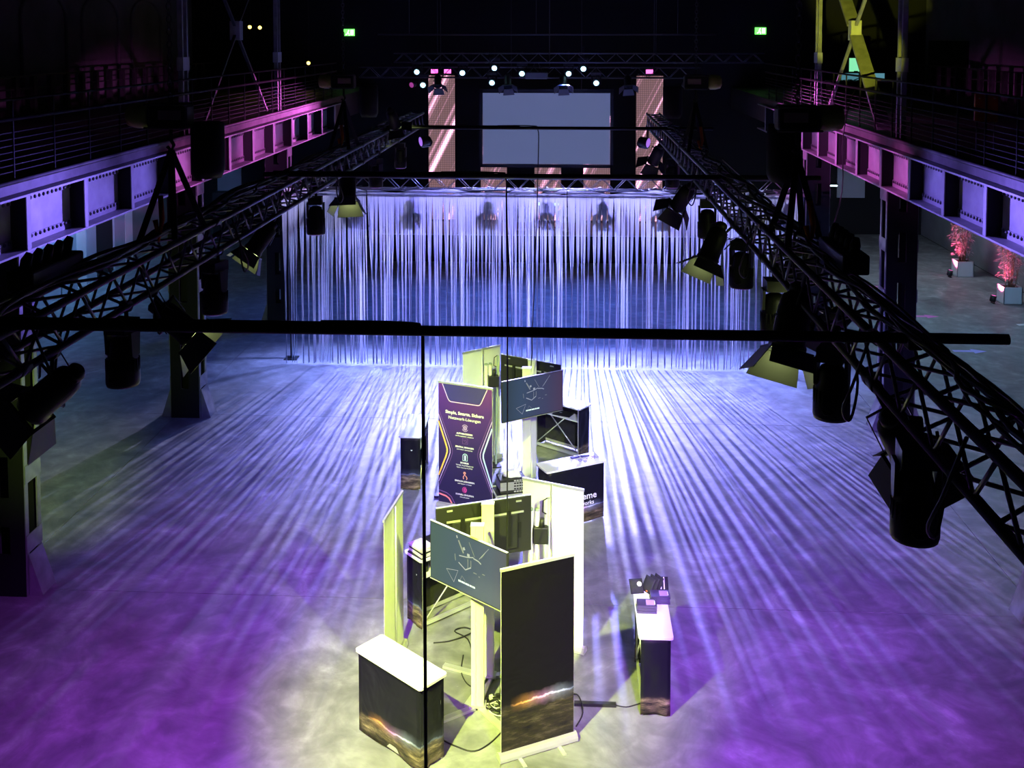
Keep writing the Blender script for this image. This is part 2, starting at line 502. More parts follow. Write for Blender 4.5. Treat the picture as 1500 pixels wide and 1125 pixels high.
# ------------------------------------------------------------------ galleries: slab, girder, columns, railings, bracing
def gallery(side):
    sgn = 1 if side == 'r' else -1
    xin = 6.55 if side == 'r' else -7.85          # web plane
    xw = 14.3 if side == 'r' else -15.6
    fx = -sgn                                     # direction from web towards the hall
    who = 'aisle of potted bamboos' if side == 'r' else 'aisle of pale doors'
    s = MB().span((xin + sgn * 0.06, 6.5, 5.12), (xw, 43, 5.95)).build('gallery_floor', M_DSTEEL)
    struct(s, 'dark gallery slab over the ' + who, 'gallery')
    g = thing('gallery_girder', 'riveted grey plate girder with stiffeners over the ' + who, 'girder', (0, 0, 0))
    y0, y1 = 7.2, 35.2
    MB().span((xin, y0, 5.0), (xin + sgn * 0.03, y1, 5.78)).build('web', M_GIRDER, g)
    MB().span((xin, y0, 5.76), (xin + fx * 0.27, y1, 5.79)).build('top_flange', M_GIRDER, g)
    MB().span((xin, y0, 4.97), (xin + fx * 0.27, y1, 5.0)).build('bottom_flange', M_GIRDER, g)
    # rolled edge beam of the walkway above
    e = MB().span((xin + fx * 0.05, y0, 5.80), (xin + fx * 0.10, y1, 5.98))
    e.tube([(xin + fx * 0.10, y0, 5.97), (xin + fx * 0.10, y1, 5.97)], 0.035, 8)
    e.build('walkway_edge', mat('dusty_edge_paint', (0.07, 0.065, 0.065), 0.6, 0, 0.4, 4, 0.3), g)
    step = 7.1 / 4
    n = int((y1 - y0) / step) + 1
    st = MB().box((xin + fx * 0.125, 0, 5.38), (0.25, 0.025, 0.76)).mesh('stiffener', M_SHADED)
    tf = MB().box((xin + fx * 0.255, 0, 5.38), (0.016, 0.11, 0.76)).mesh('stiffener_flange', M_GIRDER)
    al = MB().box((xin + fx * 0.012, 0, 5.065), (0.024, step - 0.06, 0.13)).mesh('angle_strip', M_GIRDER)
    rv = MB()
    for k in range(n):
        y = y0 + 0.02 + k * step
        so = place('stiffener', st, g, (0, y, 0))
        place('stiffener_flange', tf, so)
        if k < n - 1:
            for dz in (0.0, 0.63):
                place('angle_strip', al, g, (0, y + step / 2, dz))
                for q in range(13):
                    yy = y + 0.12 + q * (step - 0.24) / 12
                    zz = 5.065 + dz + (0.035 if dz == 0 else -0.035)
                    M = Matrix.Translation((xin + fx * 0.024, yy, zz)) @ Matrix.Rotation(fx * PI / 2, 4, 'Y')
                    rv.lathe([(0.030, 0.0), (0.028, 0.014), (0.014, 0.026)], 6, M)
    o = rv.build('rivets', M_RIVET, g); o['kind'] = 'stuff'
    # railing of this gallery: posts, two rails, horizontal bars
    xr = xin + fx * 0.02
    r = thing('gallery_railing', 'steel gallery railing of thin horizontal bars over the ' + who, 'railing', (0, 0, 0))
    MB().tube([(xr, y0, 7.12), (xr, y1, 7.12)], 0.022, 8).build('handrail', M_RAILD, r)
    MB().tube([(xr, y0, 6.84), (xr, y1, 6.84)], 0.03, 8).build('mesh_rail', M_RAILD, r)
    barm = MB().bar((xr, y0, 0), (xr, y1, 0), 0.008, 0.012).mesh('bar', M_RAILD)
    for k in range(7):
        place('bar', barm, r, (0, 0, 6.10 + k * 0.092))
    pm = MB().box((xr, 0, 6.54), (0.03, 0.02, 1.18)).mesh('post', M_RAILD)
    k = 0
    y = y0 + 0.1
    while y < y1:
        place('post', pm, r, (0, y, 0)); y += 7.1 / 6
    # dark inner balustrade by the side wall
    xb = xw - sgn * 1.1
    r2 = thing('inner_balustrade', 'dark heavy balustrade in front of the upper wall over the ' + who, 'railing')
    MB().bar((xb, 20, 6.95), (xb, 42, 6.95), 0.07, 0.05).build('top_rail', M_DSTEEL, r2)
    MB().bar((xb, 20, 6.62), (xb, 42, 6.62), 0.05, 0.04).build('middle_rail', M_DSTEEL, r2)
    bm_ = MB().box((xb, 0, 6.45), (0.13, 0.16, 1.0)).mesh('baluster', M_DSTEEL)
    y = 20.2
    while y < 42:
        place('baluster', bm_, r2, (0, y, 0)); y += 0.95
    return xin, fx


def batten_faces(mb, faces):
    for a, b in faces:
        mb.span(a, b)
    return mb


def column(name, x, y, fx, label):
    """lattice column: two plated faces with window slots, two flanges with batten plates towards the hall, flared foot"""
    t = thing(name, label, 'column', (x, y, 0), 0, 'riveted lattice columns under the galleries')
    W, D, H = 0.60, 0.44, 4.97
    for sy in (-1, 1):
        yy = sy * D / 2
        m = MB()
        m.span((-W / 2, yy - 0.01, 0), (-W / 2 + 0.22, yy + 0.01, H))
        m.span((W / 2 - 0.22, yy - 0.01, 0), (W / 2, yy + 0.01, H))
        z = 0.0
        while z < H:
            m.span((-W / 2 + 0.22, yy - 0.01, z), (W / 2 - 0.22, yy + 0.01, min(H, z + (0.62 if z == 0 else 0.42))))
            z += 1.02 if z > 0 else 1.02
        m.build('slotted_plate', M_SHADED, t)
    for sx in (-1, 1):
        for sy in (-1, 1):
            MB().span((sx * W / 2 - 0.012, sy * D / 2, 0), (sx * W / 2 + 0.012, sy * (D / 2 - 0.09), H)).build('flange', M_STEEL, t)
    pl = MB().box((0, 0, 0), (0.014, D, 0.26)).mesh('batten_plate', M_STEEL)
    z = 0.75
    while z < H - 0.1:
        for sx in (-1, 1):
            o = place('batten_plate', pl, t, (sx * (W / 2 + 0.018), 0, z))
        z += 1.02
    for sx in (-1, 1):
        for sy in (-1, 1):
            m = MB()
            poly = [(0, 0), (0.20, 0), (0.0, 0.62)]
            m.prism(poly, lambda a, b: (sx * (W / 2 + 0.026 + a), sy * (D / 2 - 0.03), b), lambda a, b: (sx * (W / 2 + 0.026 + a), sy * (D / 2 - 0.05), b))
            m.build('foot_gusset', M_STEEL, t)
        MB().add([(sx * (W / 2 + 0.035), -D / 2 + 0.05, 0.60), (sx * (W / 2 + 0.035), D / 2 - 0.05, 0.60), (sx * (W / 2 + 0.22), D / 2 - 0.05, 0.01), (sx * (W / 2 + 0.22), -D / 2 + 0.05, 0.01),
                  (sx * (W / 2 + 0.027), -D / 2 + 0.05, 0.60), (sx * (W / 2 + 0.027), D / 2 - 0.05, 0.60), (sx * (W / 2 + 0.205), D / 2 - 0.05, 0.01), (sx * (W / 2 + 0.205), -D / 2 + 0.05, 0.01)],
                 [(0, 1, 2, 3), (7, 6, 5, 4), (0, 4, 5, 1), (1, 5, 6, 2), (2, 6, 7, 3), (3, 7, 4, 0)]).build('foot_plate', M_STEEL, t)
    return t


def upper_post(x, y, label, h=5.2):
    t = thing('gallery_post', label, 'post', (x, y, 5.95), 0, 'slender steel posts standing on the gallery edge')
    for sy in (-1, 1):
        MB().span((-0.05, sy * 0.13 - 0.035, 0), (0.05, sy * 0.13 + 0.035, h)).build('upright', M_STEEL, t)
    for z in (1.35, 3.6):
        MB().span((-0.07, -0.19, z), (0.07, 0.19, z + 0.28)).build('splice_plate', M_GIRDER, t)
    return t


def cross_brace(x, y, label, paint):
    t = thing('cross_brace', label, 'brace', (x, y, 8.15))
    for sy in (-1, 1):
        for sz in (-1, 1):
            wide = 0.30 if sy * sz > 0 and paint is not M_DSTEEL else 0.07
            MB().bar((0, sy * 0.10, sz * 0.12), (0, sy * 2.45, sz * 2.0 - (0.0 if sz > 0 else 0.1)), 0.06, wide, (1, 0, 0)).build('brace_arm', paint, t)
    MB().box((0, 0, 0), (0.24, 0.26, 0.46)).build('gusset_plate', M_GIRDER, t)
    return t


xl, fl = gallery('l')
xr_, fr = gallery('r')
for y, w_ in ((14.42, 'farthest from the string curtain'), (21.5, 'standing just before the string curtain'), (28.6, 'standing beyond the string curtain')):
    column('steel_column', xl - 0.16, y, 1, 'lattice steel column by the aisle of pale doors, ' + w_)
    column('steel_column', xr_ + 0.16, y, -1, 'lattice steel column by the aisle of potted bamboos, ' + w_)
    if y > 20:
        upper_post(xl - 0.15, y, 'slender gallery post over the pale doors aisle, on the %s side of the cross brace' % ('stage' if y > 25 else 'far-from-stage'))
        upper_post(xr_ + 0.15, y, 'slender gallery post over the bamboo aisle, on the %s side of the cross brace' % ('stage' if y > 25 else 'far-from-stage'))
cross_brace(xl - 0.15, 25.05, 'dark steel cross brace over the aisle of pale doors', M_DSTEEL)
cross_brace(xr_ + 0.15, 25.05, 'steel cross brace over the aisle of potted bamboos, beside the control desk', M_STEEL)

# ------------------------------------------------------------------ trusses
def box_truss(name, label, p0, axis, length, w=0.24, r=0.024, pitch=0.43, faces=3):
    """four-chord lattice truss: p0 is the low inner corner, axis 'x' or 'y'; bars are parts, the underside bars one joined part"""
    t = thing(name, label, 'truss', p0)
    ex = Vector((1, 0, 0)) if axis == 'x' else Vector((0, 1, 0))
    ey = Vector((0, 1, 0)) if axis == 'x' else Vector((1, 0, 0))
    ez = Vector((0, 0, 1))
    for a in (0, 1):
        for b in (0, 1):
            o = ey * (a * w) + ez * (b * w)
            MB().tube([o, o + ex * length], r, 10).build('chord', M_TRUSS, t)
    h = pitch / 2
    n = int(length / h)

    def barmesh(u, v):
        return MB().tube([u, v], r * 0.42, 6).mesh('lattice_bar', M_TRUSS)
    side = [barmesh(Vector(), ex * h + ez * w), barmesh(ez * w, ex * h)]
    top = [barmesh(ez * w, ex * h + ey * w + ez * w), barmesh(ey * w + ez * w, ex * h + ez * w)]
    low = MB()
    for k in range(n):
        place('lattice_bar', side[k % 2], t, ex * (k * h))
        if faces > 1:
            place('lattice_bar', side[k % 2], t, ex * (k * h) + ey * w)
        if faces > 2:
            place('lattice_bar', top[k % 2], t, ex * (k * h))
        else:
            a, b = (Vector(), ey * w) if k % 2 else (ey * w, Vector())
            low.tube([a + ez * w + ex * (k * h), b + ez * w + ex * (k * h + h)], r * 0.42, 5)
        a, b = (Vector(), ey * w) if k % 2 else (ey * w, Vector())
        low.tube([a + ex * (k * h), b + ex * (k * h + h)], r * 0.42, 5)
    o = low.build('cross_bars', M_TRUSS, t); o['kind'] = 'stuff'
    # coupler sleeves every three metres
    q = 3.0
    while q < length - 0.3:
        for a in (0, 1):
            for b in (0, 1):
                oo = ey * (a * w) + ez * (b * w) + ex * q
                MB().tube([oo - ex * 0.05, oo + ex * 0.05], r * 1.35, 10).build('coupler', M_TRUSS, t)
        q += 3.0
    return t


TZ = 6.28
XL, XR = -3.05, 1.52                # low corner x (each truss is .24 wide)
TY0, TY1 = 2.2, 20.3
box_truss('lighting_truss', 'long black lighting truss on the side of the pale doors', (XL, TY0, TZ), 'y', TY1 - TY0)
box_truss('lighting_truss', 'long black lighting truss on the side of the potted bamboos', (XR, TY0, TZ), 'y', TY1 - TY0)
box_truss('curtain_truss', 'black truss from which the white string curtains hang', (-7.0, 25.15, 4.30), 'x', 12.6, w=0.29, r=0.022, pitch=0.58, faces=2)
box_truss('stage_truss', 'upper stage truss in front of the projection screen', (-5.6, 33.6, 7.18), 'x', 11.8, w=0.29, r=0.022, pitch=0.62, faces=2)
box_truss('stage_truss', 'lower stage truss carrying the white moving lights', (-6.9, 34.4, 6.66), 'x', 11.2, w=0.34, r=0.022, pitch=0.68, faces=2)
for o_, y_, z_ in ((0, 33.75, 7.47), (1, 34.57, 7.0)):
    tr = [o for o in COL.objects if o.name.startswith('stage_truss') and o.parent is None][o_]
    for x_ in (-4.2, -0.6, 2.8):
        MB().tube([Vector((x_, y_, z_ - 0.02)) - tr.location, Vector((x_, y_, 12.97)) - tr.location], 0.006, 5).build('wire_rope', M_RAIL, tr)
        MB().box(Vector((x_, y_, z_ - 0.02)) - tr.location, (0.06, 0.40, 0.05)).build('rigging_bracket', M_RAIL, tr)
# drapes clamps: legs that carry the curtain truss
for x, side in ((-6.86, 'the pale doors'), (5.47, 'the potted bamboos')):
    t = thing('curtain_stand', 'black upright leg of the curtain truss on the side of ' + side, 'stand', (x, 25.45, 0))
    MB().tube([(0, 0, 0.03), (0, 0, 4.27)], 0.03, 8).build('upright', M_BLACK, t)
    MB().span((-0.16, -0.16, 0), (0.16, 0.16, 0.02)).build('base_plate', M_BLACK, t)


# pipes laid across the two long trusses
def cross_pipe(y, x0, x1, z, r, label):
    t = thing('cross_pipe', label, 'pipe', (0, y, z))
    MB().tube([(x0, 0, 0), (x1, 0, 0)], r, 12).build('tube', M_BLACK, t)
    for x in (XL + 0.12, XR + 0.12):
        MB().box((x, 0, -0.01), (0.07, 0.075, 0.085)).build('clamp', M_BLACKPL, t, 0.01)
    MB().tube([(x0 + 0.1, 0.0, r + 0.006), (-0.75, 0.0, r + 0.006)], 0.008, 6).build('taped_cable', M_CABLE, t)
    return t


cross_pipe(5.0, -3.6, 2.08, 6.575, 0.026, 'thick black pipe clamped across the trusses, the one with the longest drop cable')
cross_pipe(10.7, -3.15, 2.55, 6.575, 0.026, 'black pipe across the trusses holding the drop cable of the upright display poles')
cross_pipe(16.4, -2.85, 2.25, 6.575, 0.026, 'thin black pipe across the trusses in front of the projection screen')
t = thing('flown_pipe', 'thin steel pipe flown above the stage truss', 'pipe', (0, 33.0, 8.07))
MB().tube([(-6.0, 0, 0), (4.6, 0, 0)], 0.025, 8).build('tube', M_RAIL, t)
for x in (-5.0, -1.0, 3.4):
    MB().tube([(x, 0, 0), (x, 0, 4.9)], 0.006, 5).build('wire_rope', M_RAIL, t)


def cable(name, pts, r, label, cat='cable', m=None, group=None, n=6, sub=4):
    """cable through control points (Catmull-Rom)"""
    P = [Vector(p) for p in pts]
    out = []
    for i in range(len(P) - 1):
        a, b, c, d = P[max(i - 1, 0)], P[i], P[i + 1], P[min(i + 2, len(P) - 1)]
        for k in range(sub):
            t_ = k / sub
            out.append(0.5 * ((2 * b) + (c - a) * t_ + (2 * a - 5 * b + 4 * c - d) * t_ * t_ + (3 * b - a - 3 * c + d) * t_ ** 3))
    out.append(P[-1])
    o = MB().tube(out, r, n).build(name, m or M_CABLE)
    return tag(o, label, cat, group)


cable('drop_cable', [(-1.2, 5.0, 6.612), (-0.78, 5.0, 6.61), (-0.712, 5.03, 6.56), (-0.705, 5.03, 6.3), (-0.70, 5.03, 4), (-0.70, 5.02, 1.5), (-0.71, 5.02, 0.35), (-0.64, 5.06, 0.02), (-0.4, 5.2, 0.012), (-0.2, 5.6, 0.012)], 0.009, 'long black cable dropping from the thickest cross pipe to the floor')
cable('drop_cable', [(-1.3, 10.7, 6.612), (-0.72, 10.7, 6.61), (-0.635, 10.72, 6.55), (-0.63, 10.75, 6.2), (-0.64, 11.1, 4.4), (-0.68, 11.75, 2.9), (-0.71, 12.25, 1.9), (-0.76, 12.35, 0.6), (-0.80, 12.3, 0.03), (-0.86, 12.25, 0.015)], 0.009, 'black cable dropping behind the black banner to the green-lit display poles')
cable('drop_cable', [(-1.1, 16.4, 6.61), (-0.56, 16.4, 6.61), (-0.47, 16.42, 6.55), (-0.46, 16.45, 6.2), (-0.52, 17.0, 4.4), (-0.60, 17.8, 2.9), (-0.63, 18.25, 2.25), (-0.72, 18.3, 1.0), (-0.80, 18.15, 0.3), (-0.84, 18.2, 0.02)], 0.009, 'thin black cable dropping to the display with its screen turned to the open counter')

# bundles of cables lying on the trusses
for side, x0, nm in (('l', XL, 'pale doors'), ('r', XR, 'potted bamboos')):
    for k in range(6):
        rnd = random.Random((100 if side == 'l' else 200) + 11 * k)
        pts = []
        y = TY0 + 0.3 + rnd.random()
        yend = 18.6 - 2.1 * k * rnd.random()
        while y < yend:
            pts.append((x0 + 0.12 + rnd.uniform(-0.10, 0.10), y, TZ + 0.27 + 0.024 + rnd.uniform(0, 0.035) + 0.012 * (k % 3)))
            y += rnd.uniform(0.35, 0.8)
        cable('truss_cable', pts, rnd.choice((0.008, 0.011, 0.014)), 'black cable lying along the top of the truss on the side of the ' + nm, group='cables lying on the truss, side of the ' + nm, sub=3)
    # loose loops hanging beneath
    for k, yy in enumerate((4.0, 5.3, 6.7, 8.6, 12.4)):
        s_ = 1 if side == 'l' else -1
        xo = x0 + (0.24 if side == 'l' else 0.0)
        cable('hanging_loop', [(xo, yy, TZ + 0.2), (xo + s_ * 0.06, yy + 0.06, TZ - 0.05), (xo + s_ * 0.09, yy + 0.14, TZ - 0.22), (xo + s_ * 0.02, yy + 0.24, TZ - 0.30), (xo - s_ * 0.03, yy + 0.3, TZ - 0.12), (xo, yy + 0.32, TZ + 0.1)], 0.008, 'black cable loop sagging below the truss on the side of the ' + nm, group='sagging cable loops, side of the ' + nm)
# power distribution boxes with plugs on the trusses
for x, y, lab in ((XL + 0.02, 5.9, 'power distribution box with plugs on the truss by the pale doors'), (XR + 0.20, 6.6, 'power distribution box with plugs on the truss by the potted bamboos')):
    t = thing('power_box', lab, 'power box', (x, y, TZ + 0.30))
    MB().box((0, 0, 0.06), (0.16, 0.62, 0.12)).build('housing', M_BLACKPL, t, 0.012)
    for k in range(5):
        p = MB()
        p.tube([(0, -0.24 + k * 0.12, 0.12), (0.01, -0.24 + k * 0.12, 0.17), (0.02, -0.22 + k * 0.12, 0.21)], [0.032, 0.032, 0.02], 10)
        p.build('plug', M_BLACKPL, t)


# ------------------------------------------------------------------ chain hoists
def chain_mesh(length):
    m = MB()
    z, k = 0.0, 0
    while z < length:
        ring = []
        for q in range(8):
            a = 2 * PI * q / 8
            u, v = 0.018 * math.cos(a), 0.030 * math.sin(a)
            ring.append((u, 0, z + v) if k % 2 else (0, u, z + v))
        ring.append(ring[0])
        m.tube(ring, 0.0055, 4, caps=False)
        z += 0.047; k += 1
    return m


CHAIN = chain_mesh(5.38).mesh('chain', M_RAIL)


def hoist(x, y, flip, label, bagside):
    t = thing('chain_hoist', label, 'hoist', (x, y, 7.42))
    MB().box((0, 0, 0), (0.30, 0.20, 0.19)).build('motor_body', M_BLACKPL, t, 0.03)
    M = Matrix.Translation((flip * 0.15, 0, 0)) @ Matrix.Rotation(flip * PI / 2, 4, 'Y')
    MB().lathe([(0.095, 0.0), (0.095, 0.10), (0.08, 0.16), (0.05, 0.175)], 14, M).build('motor_cap', mat('yellow_green_cap', (0.55, 0.62, 0.12), 0.45), t)
    MB().box((-flip * 0.03, -0.102, 0.01), (0.17, 0.008, 0.07)).build('rating_plate', mat('pinkish_plate', (0.5, 0.32, 0.33), 0.4), t)
    m = MB()
    for dz in (-0.085, 0.085):
        m.tube([(-0.16, -0.11, dz), (0.16, -0.11, dz)], 0.008, 6)
    m.build('guard_bars', M_RAIL, t)
    place('chain', CHAIN, t, (0, 0, 0.10))
    MB().tube([(0, 0, -0.09), (0, 0, -0.18), (0.02, 0, -0.22), (0.0, 0, -0.26), (-0.03, 0, -0.23)], 0.014, 8).build('hook', M_RAIL, t)
    bx = bagside
    MB().lathe([(0.10, -0.42), (0.125, -0.36), (0.125, -0.02), (0.115, 0.0)], 14, Matrix.Translation((bx, 0.16, -0.06))).build('chain_bag', M_BAGCLOTH, t)
    # slings down to the truss
    d = Vector((x, y, 7.42))
    tx = (XL if x < 0 else XR)
    for a, yy in ((0, -0.32), (1, 0.32), (1, -0.28), (0, 0.28)):
        MB().bar((0, 0, -0.26), (tx + a * 0.24 - x, yy, TZ + 0.27 - 7.42), 0.045, 0.008, (0, 1, 0)).build('sling', M_FABRIC, t)
    s = MB().tube([(0.03, -0.30, -0.55), (0.05, -0.33, -0.72), (0.03, -0.34, -0.86), (0.0, -0.33, -0.72)], 0.02, 8)
    s.build('orange_sling', M_ORANGE, t)
    return t


hoist(XL + 0.12, 7.6, -1, 'black chain hoist over the power box on the truss by the pale doors', 0.22)
hoist(XR + 0.12, 7.6, 1, 'black chain hoist with big bag over the truss by the potted bamboos', -0.06)
hoist(XL + 0.12, 13.6, -1, 'chain hoist with lime lit cap over the truss by the pale doors', 0.30)
hoist(XR + 0.12, 13.6, 1, 'chain hoist with lime lit cap over the truss by the potted bamboos', -0.28)


# ------------------------------------------------------------------ moving heads
def mh_meshes():
    d = {}
    d['base'] = MB().box((0, 0, -0.04), (0.15, 0.17, 0.08))
    c = MB()
    c.tube([(0, 0.05, 0.0), (0, 0.05, 0.06)], 0.014, 8)
    c.tube([(-0.03, 0.05, 0.075), (0.03, 0.05, 0.075)], 0.036, 10)
    d['clamp'] = c
    d['arm'] = MB().prism([(-0.05, 0), (0.05, 0), (0.04, -0.15), (0.0, -0.18), (-0.04, -0.15)], lambda a, b: (-0.010, a, b - 0.07), lambda a, b: (0.010, a, b - 0.07))
    d['head'] = MB().lathe([(0.035, 0.03), (0.066, 0.015), (0.076, -0.02), (0.080, -0.07), (0.096, -0.11), (0.106, -0.20), (0.106, -0.265), (0.100, -0.285)], 24, Matrix.Translation((0, 0, -0.135)))
    f = MB()
    for k in range(24):
        a = 2 * PI * k / 24
        f.box((0.100 * math.cos(a), 0.100 * math.sin(a), -0.285), (0.012, 0.004, 0.08), a)
    d['fins'] = f
    d['lens'] = MB().lathe([(0.088, -0.002), (0.088, 0.0)], 20, Matrix.Translation((0, 0, -0.422)))
    h = MB()
    h.tube([(0.03, -0.102, -0.355), (0.014, -0.116, -0.37), (-0.014, -0.116, -0.37), (-0.03, -0.102, -0.355)], 0.005, 6)
    d['handle'] = h
    return {k: v.mesh(k, {'lens': M_LENSV}.get(k, M_BLACKPL)) for k, v in d.items()}


MH = mh_meshes()


def moving_head(x, y, label, color, watts, target=None, angle=80, s=1.0, rz=0.0, zt=TZ, radius=0.07, group=None):
    t = thing('moving_head', label, 'stage light', (x, y, zt - 0.075 * s), rz, group)
    t.scale = (s, s, s)
    place('base', MH['base'], t)
    place('clamp', MH['clamp'], t)
    for sx in (-1, 1):
        place('yoke_arm', MH['arm'], t, (sx * 0.088, 0, 0))
    hd = place('head', MH['head'], t)
    place('cooling_fins', MH['fins'], hd)
    place('lens', MH['lens'], hd)
    place('handle', MH['handle'], hd)
    if watts > 0:
        L0 = Vector((x, y, zt - 0.075 * s - 0.43 * s))
        spot(L0, target or (x, y, 0), color, watts, angle, 1.0, radius)
    return t


# ------------------------------------------------------------------ barn-door spotlights
def sp_meshes():
    d = {}
    d['body'] = MB().lathe([(0.05, -0.30), (0.085, -0.27), (0.095, -0.20), (0.095, -0.02), (0.105, 0.0), (0.105, 0.03)], 20)
    d['rear_cap'] = MB().lathe([(0.03, -0.36), (0.055, -0.34), (0.055, -0.295)], 14)
    d['lens'] = MB().lathe([(0.088, 0.012), (0.085, 0.030), (0.04, 0.040)], 18)
    d['frame'] = MB().span((-0.12, -0.12, 0.030), (-0.10, 0.12, 0.042)).span((0.10, -0.12, 0.030), (0.12, 0.12, 0.042)).span((-0.10, -0.12, 0.030), (0.10, -0.10, 0.042)).span((-0.10, 0.10, 0.030), (0.10, 0.12, 0.042))
    y = MB()
    y.bar((0.108, 0, -0.12), (0.108, 0, -0.42), 0.03, 0.006, (1, 0, 0)).bar((-0.108, 0, -0.12), (-0.108, 0, -0.42), 0.03, 0.006, (1, 0, 0)).bar((-0.108, 0, -0.42), (0.108, 0, -0.42), 0.03, 0.006, (0, 0, 1))
    return {k: v for k, v in d.items()}


SP = sp_meshes()
SPM = {k: v.mesh(k, M_BLACKPL) for k, v in SP.items() if k != 'lens'}
SPM['lens_on'] = SP['lens'].mesh('lens', M_LENSY)
SPM['lens_white'] = SP['lens'].mesh('lens', mat('lens_soft_white', (0.8, 0.85, 1.0), 0.3, emit=(0.6, 0.7, 1.0), estr=6))
SPM['lens_off'] = SP['lens'].mesh('lens', M_BLACKPL)
_flap = MB().prism([(-0.115, 0), (0.115, 0), (0.15, 0.17), (-0.15, 0.17)], lambda a, b: (a, 0.0, b), lambda a, b: (a, 0.004, b))
SPM['flap'] = _flap.mesh('barn_door', mat('barn_door_paint', (0.11, 0.11, 0.11), 0.5))


def spotlight(loc, aim, hang, label, watts=0.0, color=LIME, angle=55, flaps=(38, 38, 38, 38), s=1.0, target=None, blend=0.5, lens=None, group=None, radius=0.05, roll=0.0):
    """loc: the lens centre, aim: direction of the beam, hang: point on the truss it hangs from"""
    t = thing('stage_spotlight', label, 'stage light', loc, 0, group)
    zv = Vector(aim).normalized()
    yv = (Vector((0, 1, 0)) - zv * zv.y).normalized()
    xv = yv.cross(zv)
    M = Matrix(((xv.x, yv.x, zv.x, 0), (xv.y, yv.y, zv.y, 0), (xv.z, yv.z, zv.z, 0), (0, 0, 0, 1))) @ Matrix.Rotation(roll, 4, 'Z') @ Matrix.Scale(s, 4)
    hd = place('lamp_housing', SPM['body'], t, M=M)
    place('rear_cap', SPM['rear_cap'], hd)
    place('colour_frame', SPM['frame'], hd)
    place('lens', SPM['lens_white'] if lens == 'white' else SPM['lens_on'] if (watts > 0 or lens) else SPM['lens_off'], hd)
    for k in range(4):
        fm = Matrix.Rotation(k * PI / 2, 4, 'Z') @ Matrix.Translation((0, 0.115, 0.042)) @ Matrix.Rotation(-math.radians(flaps[k]), 4, 'X')
        place('barn_door', SPM['flap'], hd, M=fm)
    # yoke: from the housing sides to the hanging point
    hv = Vector(hang) - Vector(loc)
    mid = M @ Vector((0, 0, -0.13))
    rtv = (M.to_3x3() @ Vector((1, 0, 0))).normalized() * 0.108 * s
    upv = (hv - mid).normalized()
    if abs(rtv.normalized().dot(upv)) > 0.8:
        rtv = (M.to_3x3() @ Vector((0, 1, 0))).normalized() * 0.108 * s
    top = hv - upv * 0.10
    y = MB()
    q = mid + (top - mid) * 0.75
    y.bar(mid + rtv, q + rtv, 0.03, 0.006, rtv).bar(mid - rtv, q - rtv, 0.03, 0.006, rtv).bar(q - rtv * 1.03, q + rtv * 1.03, 0.03, 0.006, upv)
    y.build('yoke', M_BLACK, t)
    c = MB().tube([q, hv], 0.012, 8)
    c.tube([hv - Vector((0, 0.03, 0)), hv + Vector((0, 0.03, 0))], 0.036, 10)
    c.build('hook_clamp', M_BLACK, t)
    # loose safety wire
    MB().tube([hv + Vector((0.03, 0.03, 0)), hv + Vector((0.08, 0.06, -0.12)), mid + Vector((0.05, 0.06, 0.02)), mid], 0.004, 5).build('safety_wire', M_RAIL, t)
    if watts > 0:
        a = Vector(aim).normalized()
        L0 = Vector(loc) + a * (0.23 * s)
        spot(L0, target if target else L0 + a, color, watts, angle, blend, radius)
    return t


HL, HR = XL + 0.22, XR + 0.02        # hanging line under the inner chords
G1 = 'bell-shaped moving heads hung under the truss by the pale doors'
G2 = 'bell-shaped moving heads hung under the truss by the potted bamboos'
ORD = ('first', 'second', 'third', 'fourth', 'fifth', 'sixth', 'seventh', 'eighth', 'ninth')
LBL1 = 'black bell-shaped moving head, %s beyond the thick cross pipe, on the pale-door truss'
LBL2 = 'black bell-shaped moving head, %s beyond the thick cross pipe, on the bamboo truss'
MHW = 6600
for i, (y, col, w, tx, ty) in enumerate(((6.45, PURPLE, 0.45, -3.6, 9.6), (8.2, PURPLE, 0.75, -4.1, 12.8), (11.6, VIOLET, 0.6, -3.6, 16.2), (15.3, INDIGO, 0.3, -4.2, 20.0), (17.6, INDIGO, 0.2, -4.0, 22.5))):
    moving_head(HL, y, LBL1 % ORD[i], col, MHW * w, (tx, ty, 0), 62, rz=random.uniform(-0.5, 0.5), group=G1)
for i, (y, col, w, tx, ty) in enumerate(((4.62, PURPLE, 0.6, 1.9, 9.6), (6.1, PURPLE, 0.9, 2.5, 12.2), (7.8, VIOLET, 0.8, 2.6, 15.0), (9.3, VIOLET, 0.6, 2.8, 17.5), (11.6, INDIGO, 0.3, 3.2, 20.0), (15.5, INDIGO, 0.2, 3.6, 22.5))):
    moving_head(HR, y, (LBL2 % ORD[i - 1]) if i else 'biggest bell-shaped moving head, hung before the thick cross pipe on the bamboo truss', col, MHW * w, (tx, ty, 0), 62, rz=random.uniform(-0.5, 0.5), group=G2)

YW = 900
BOOTH = (0.80, 1.0, 0.13)
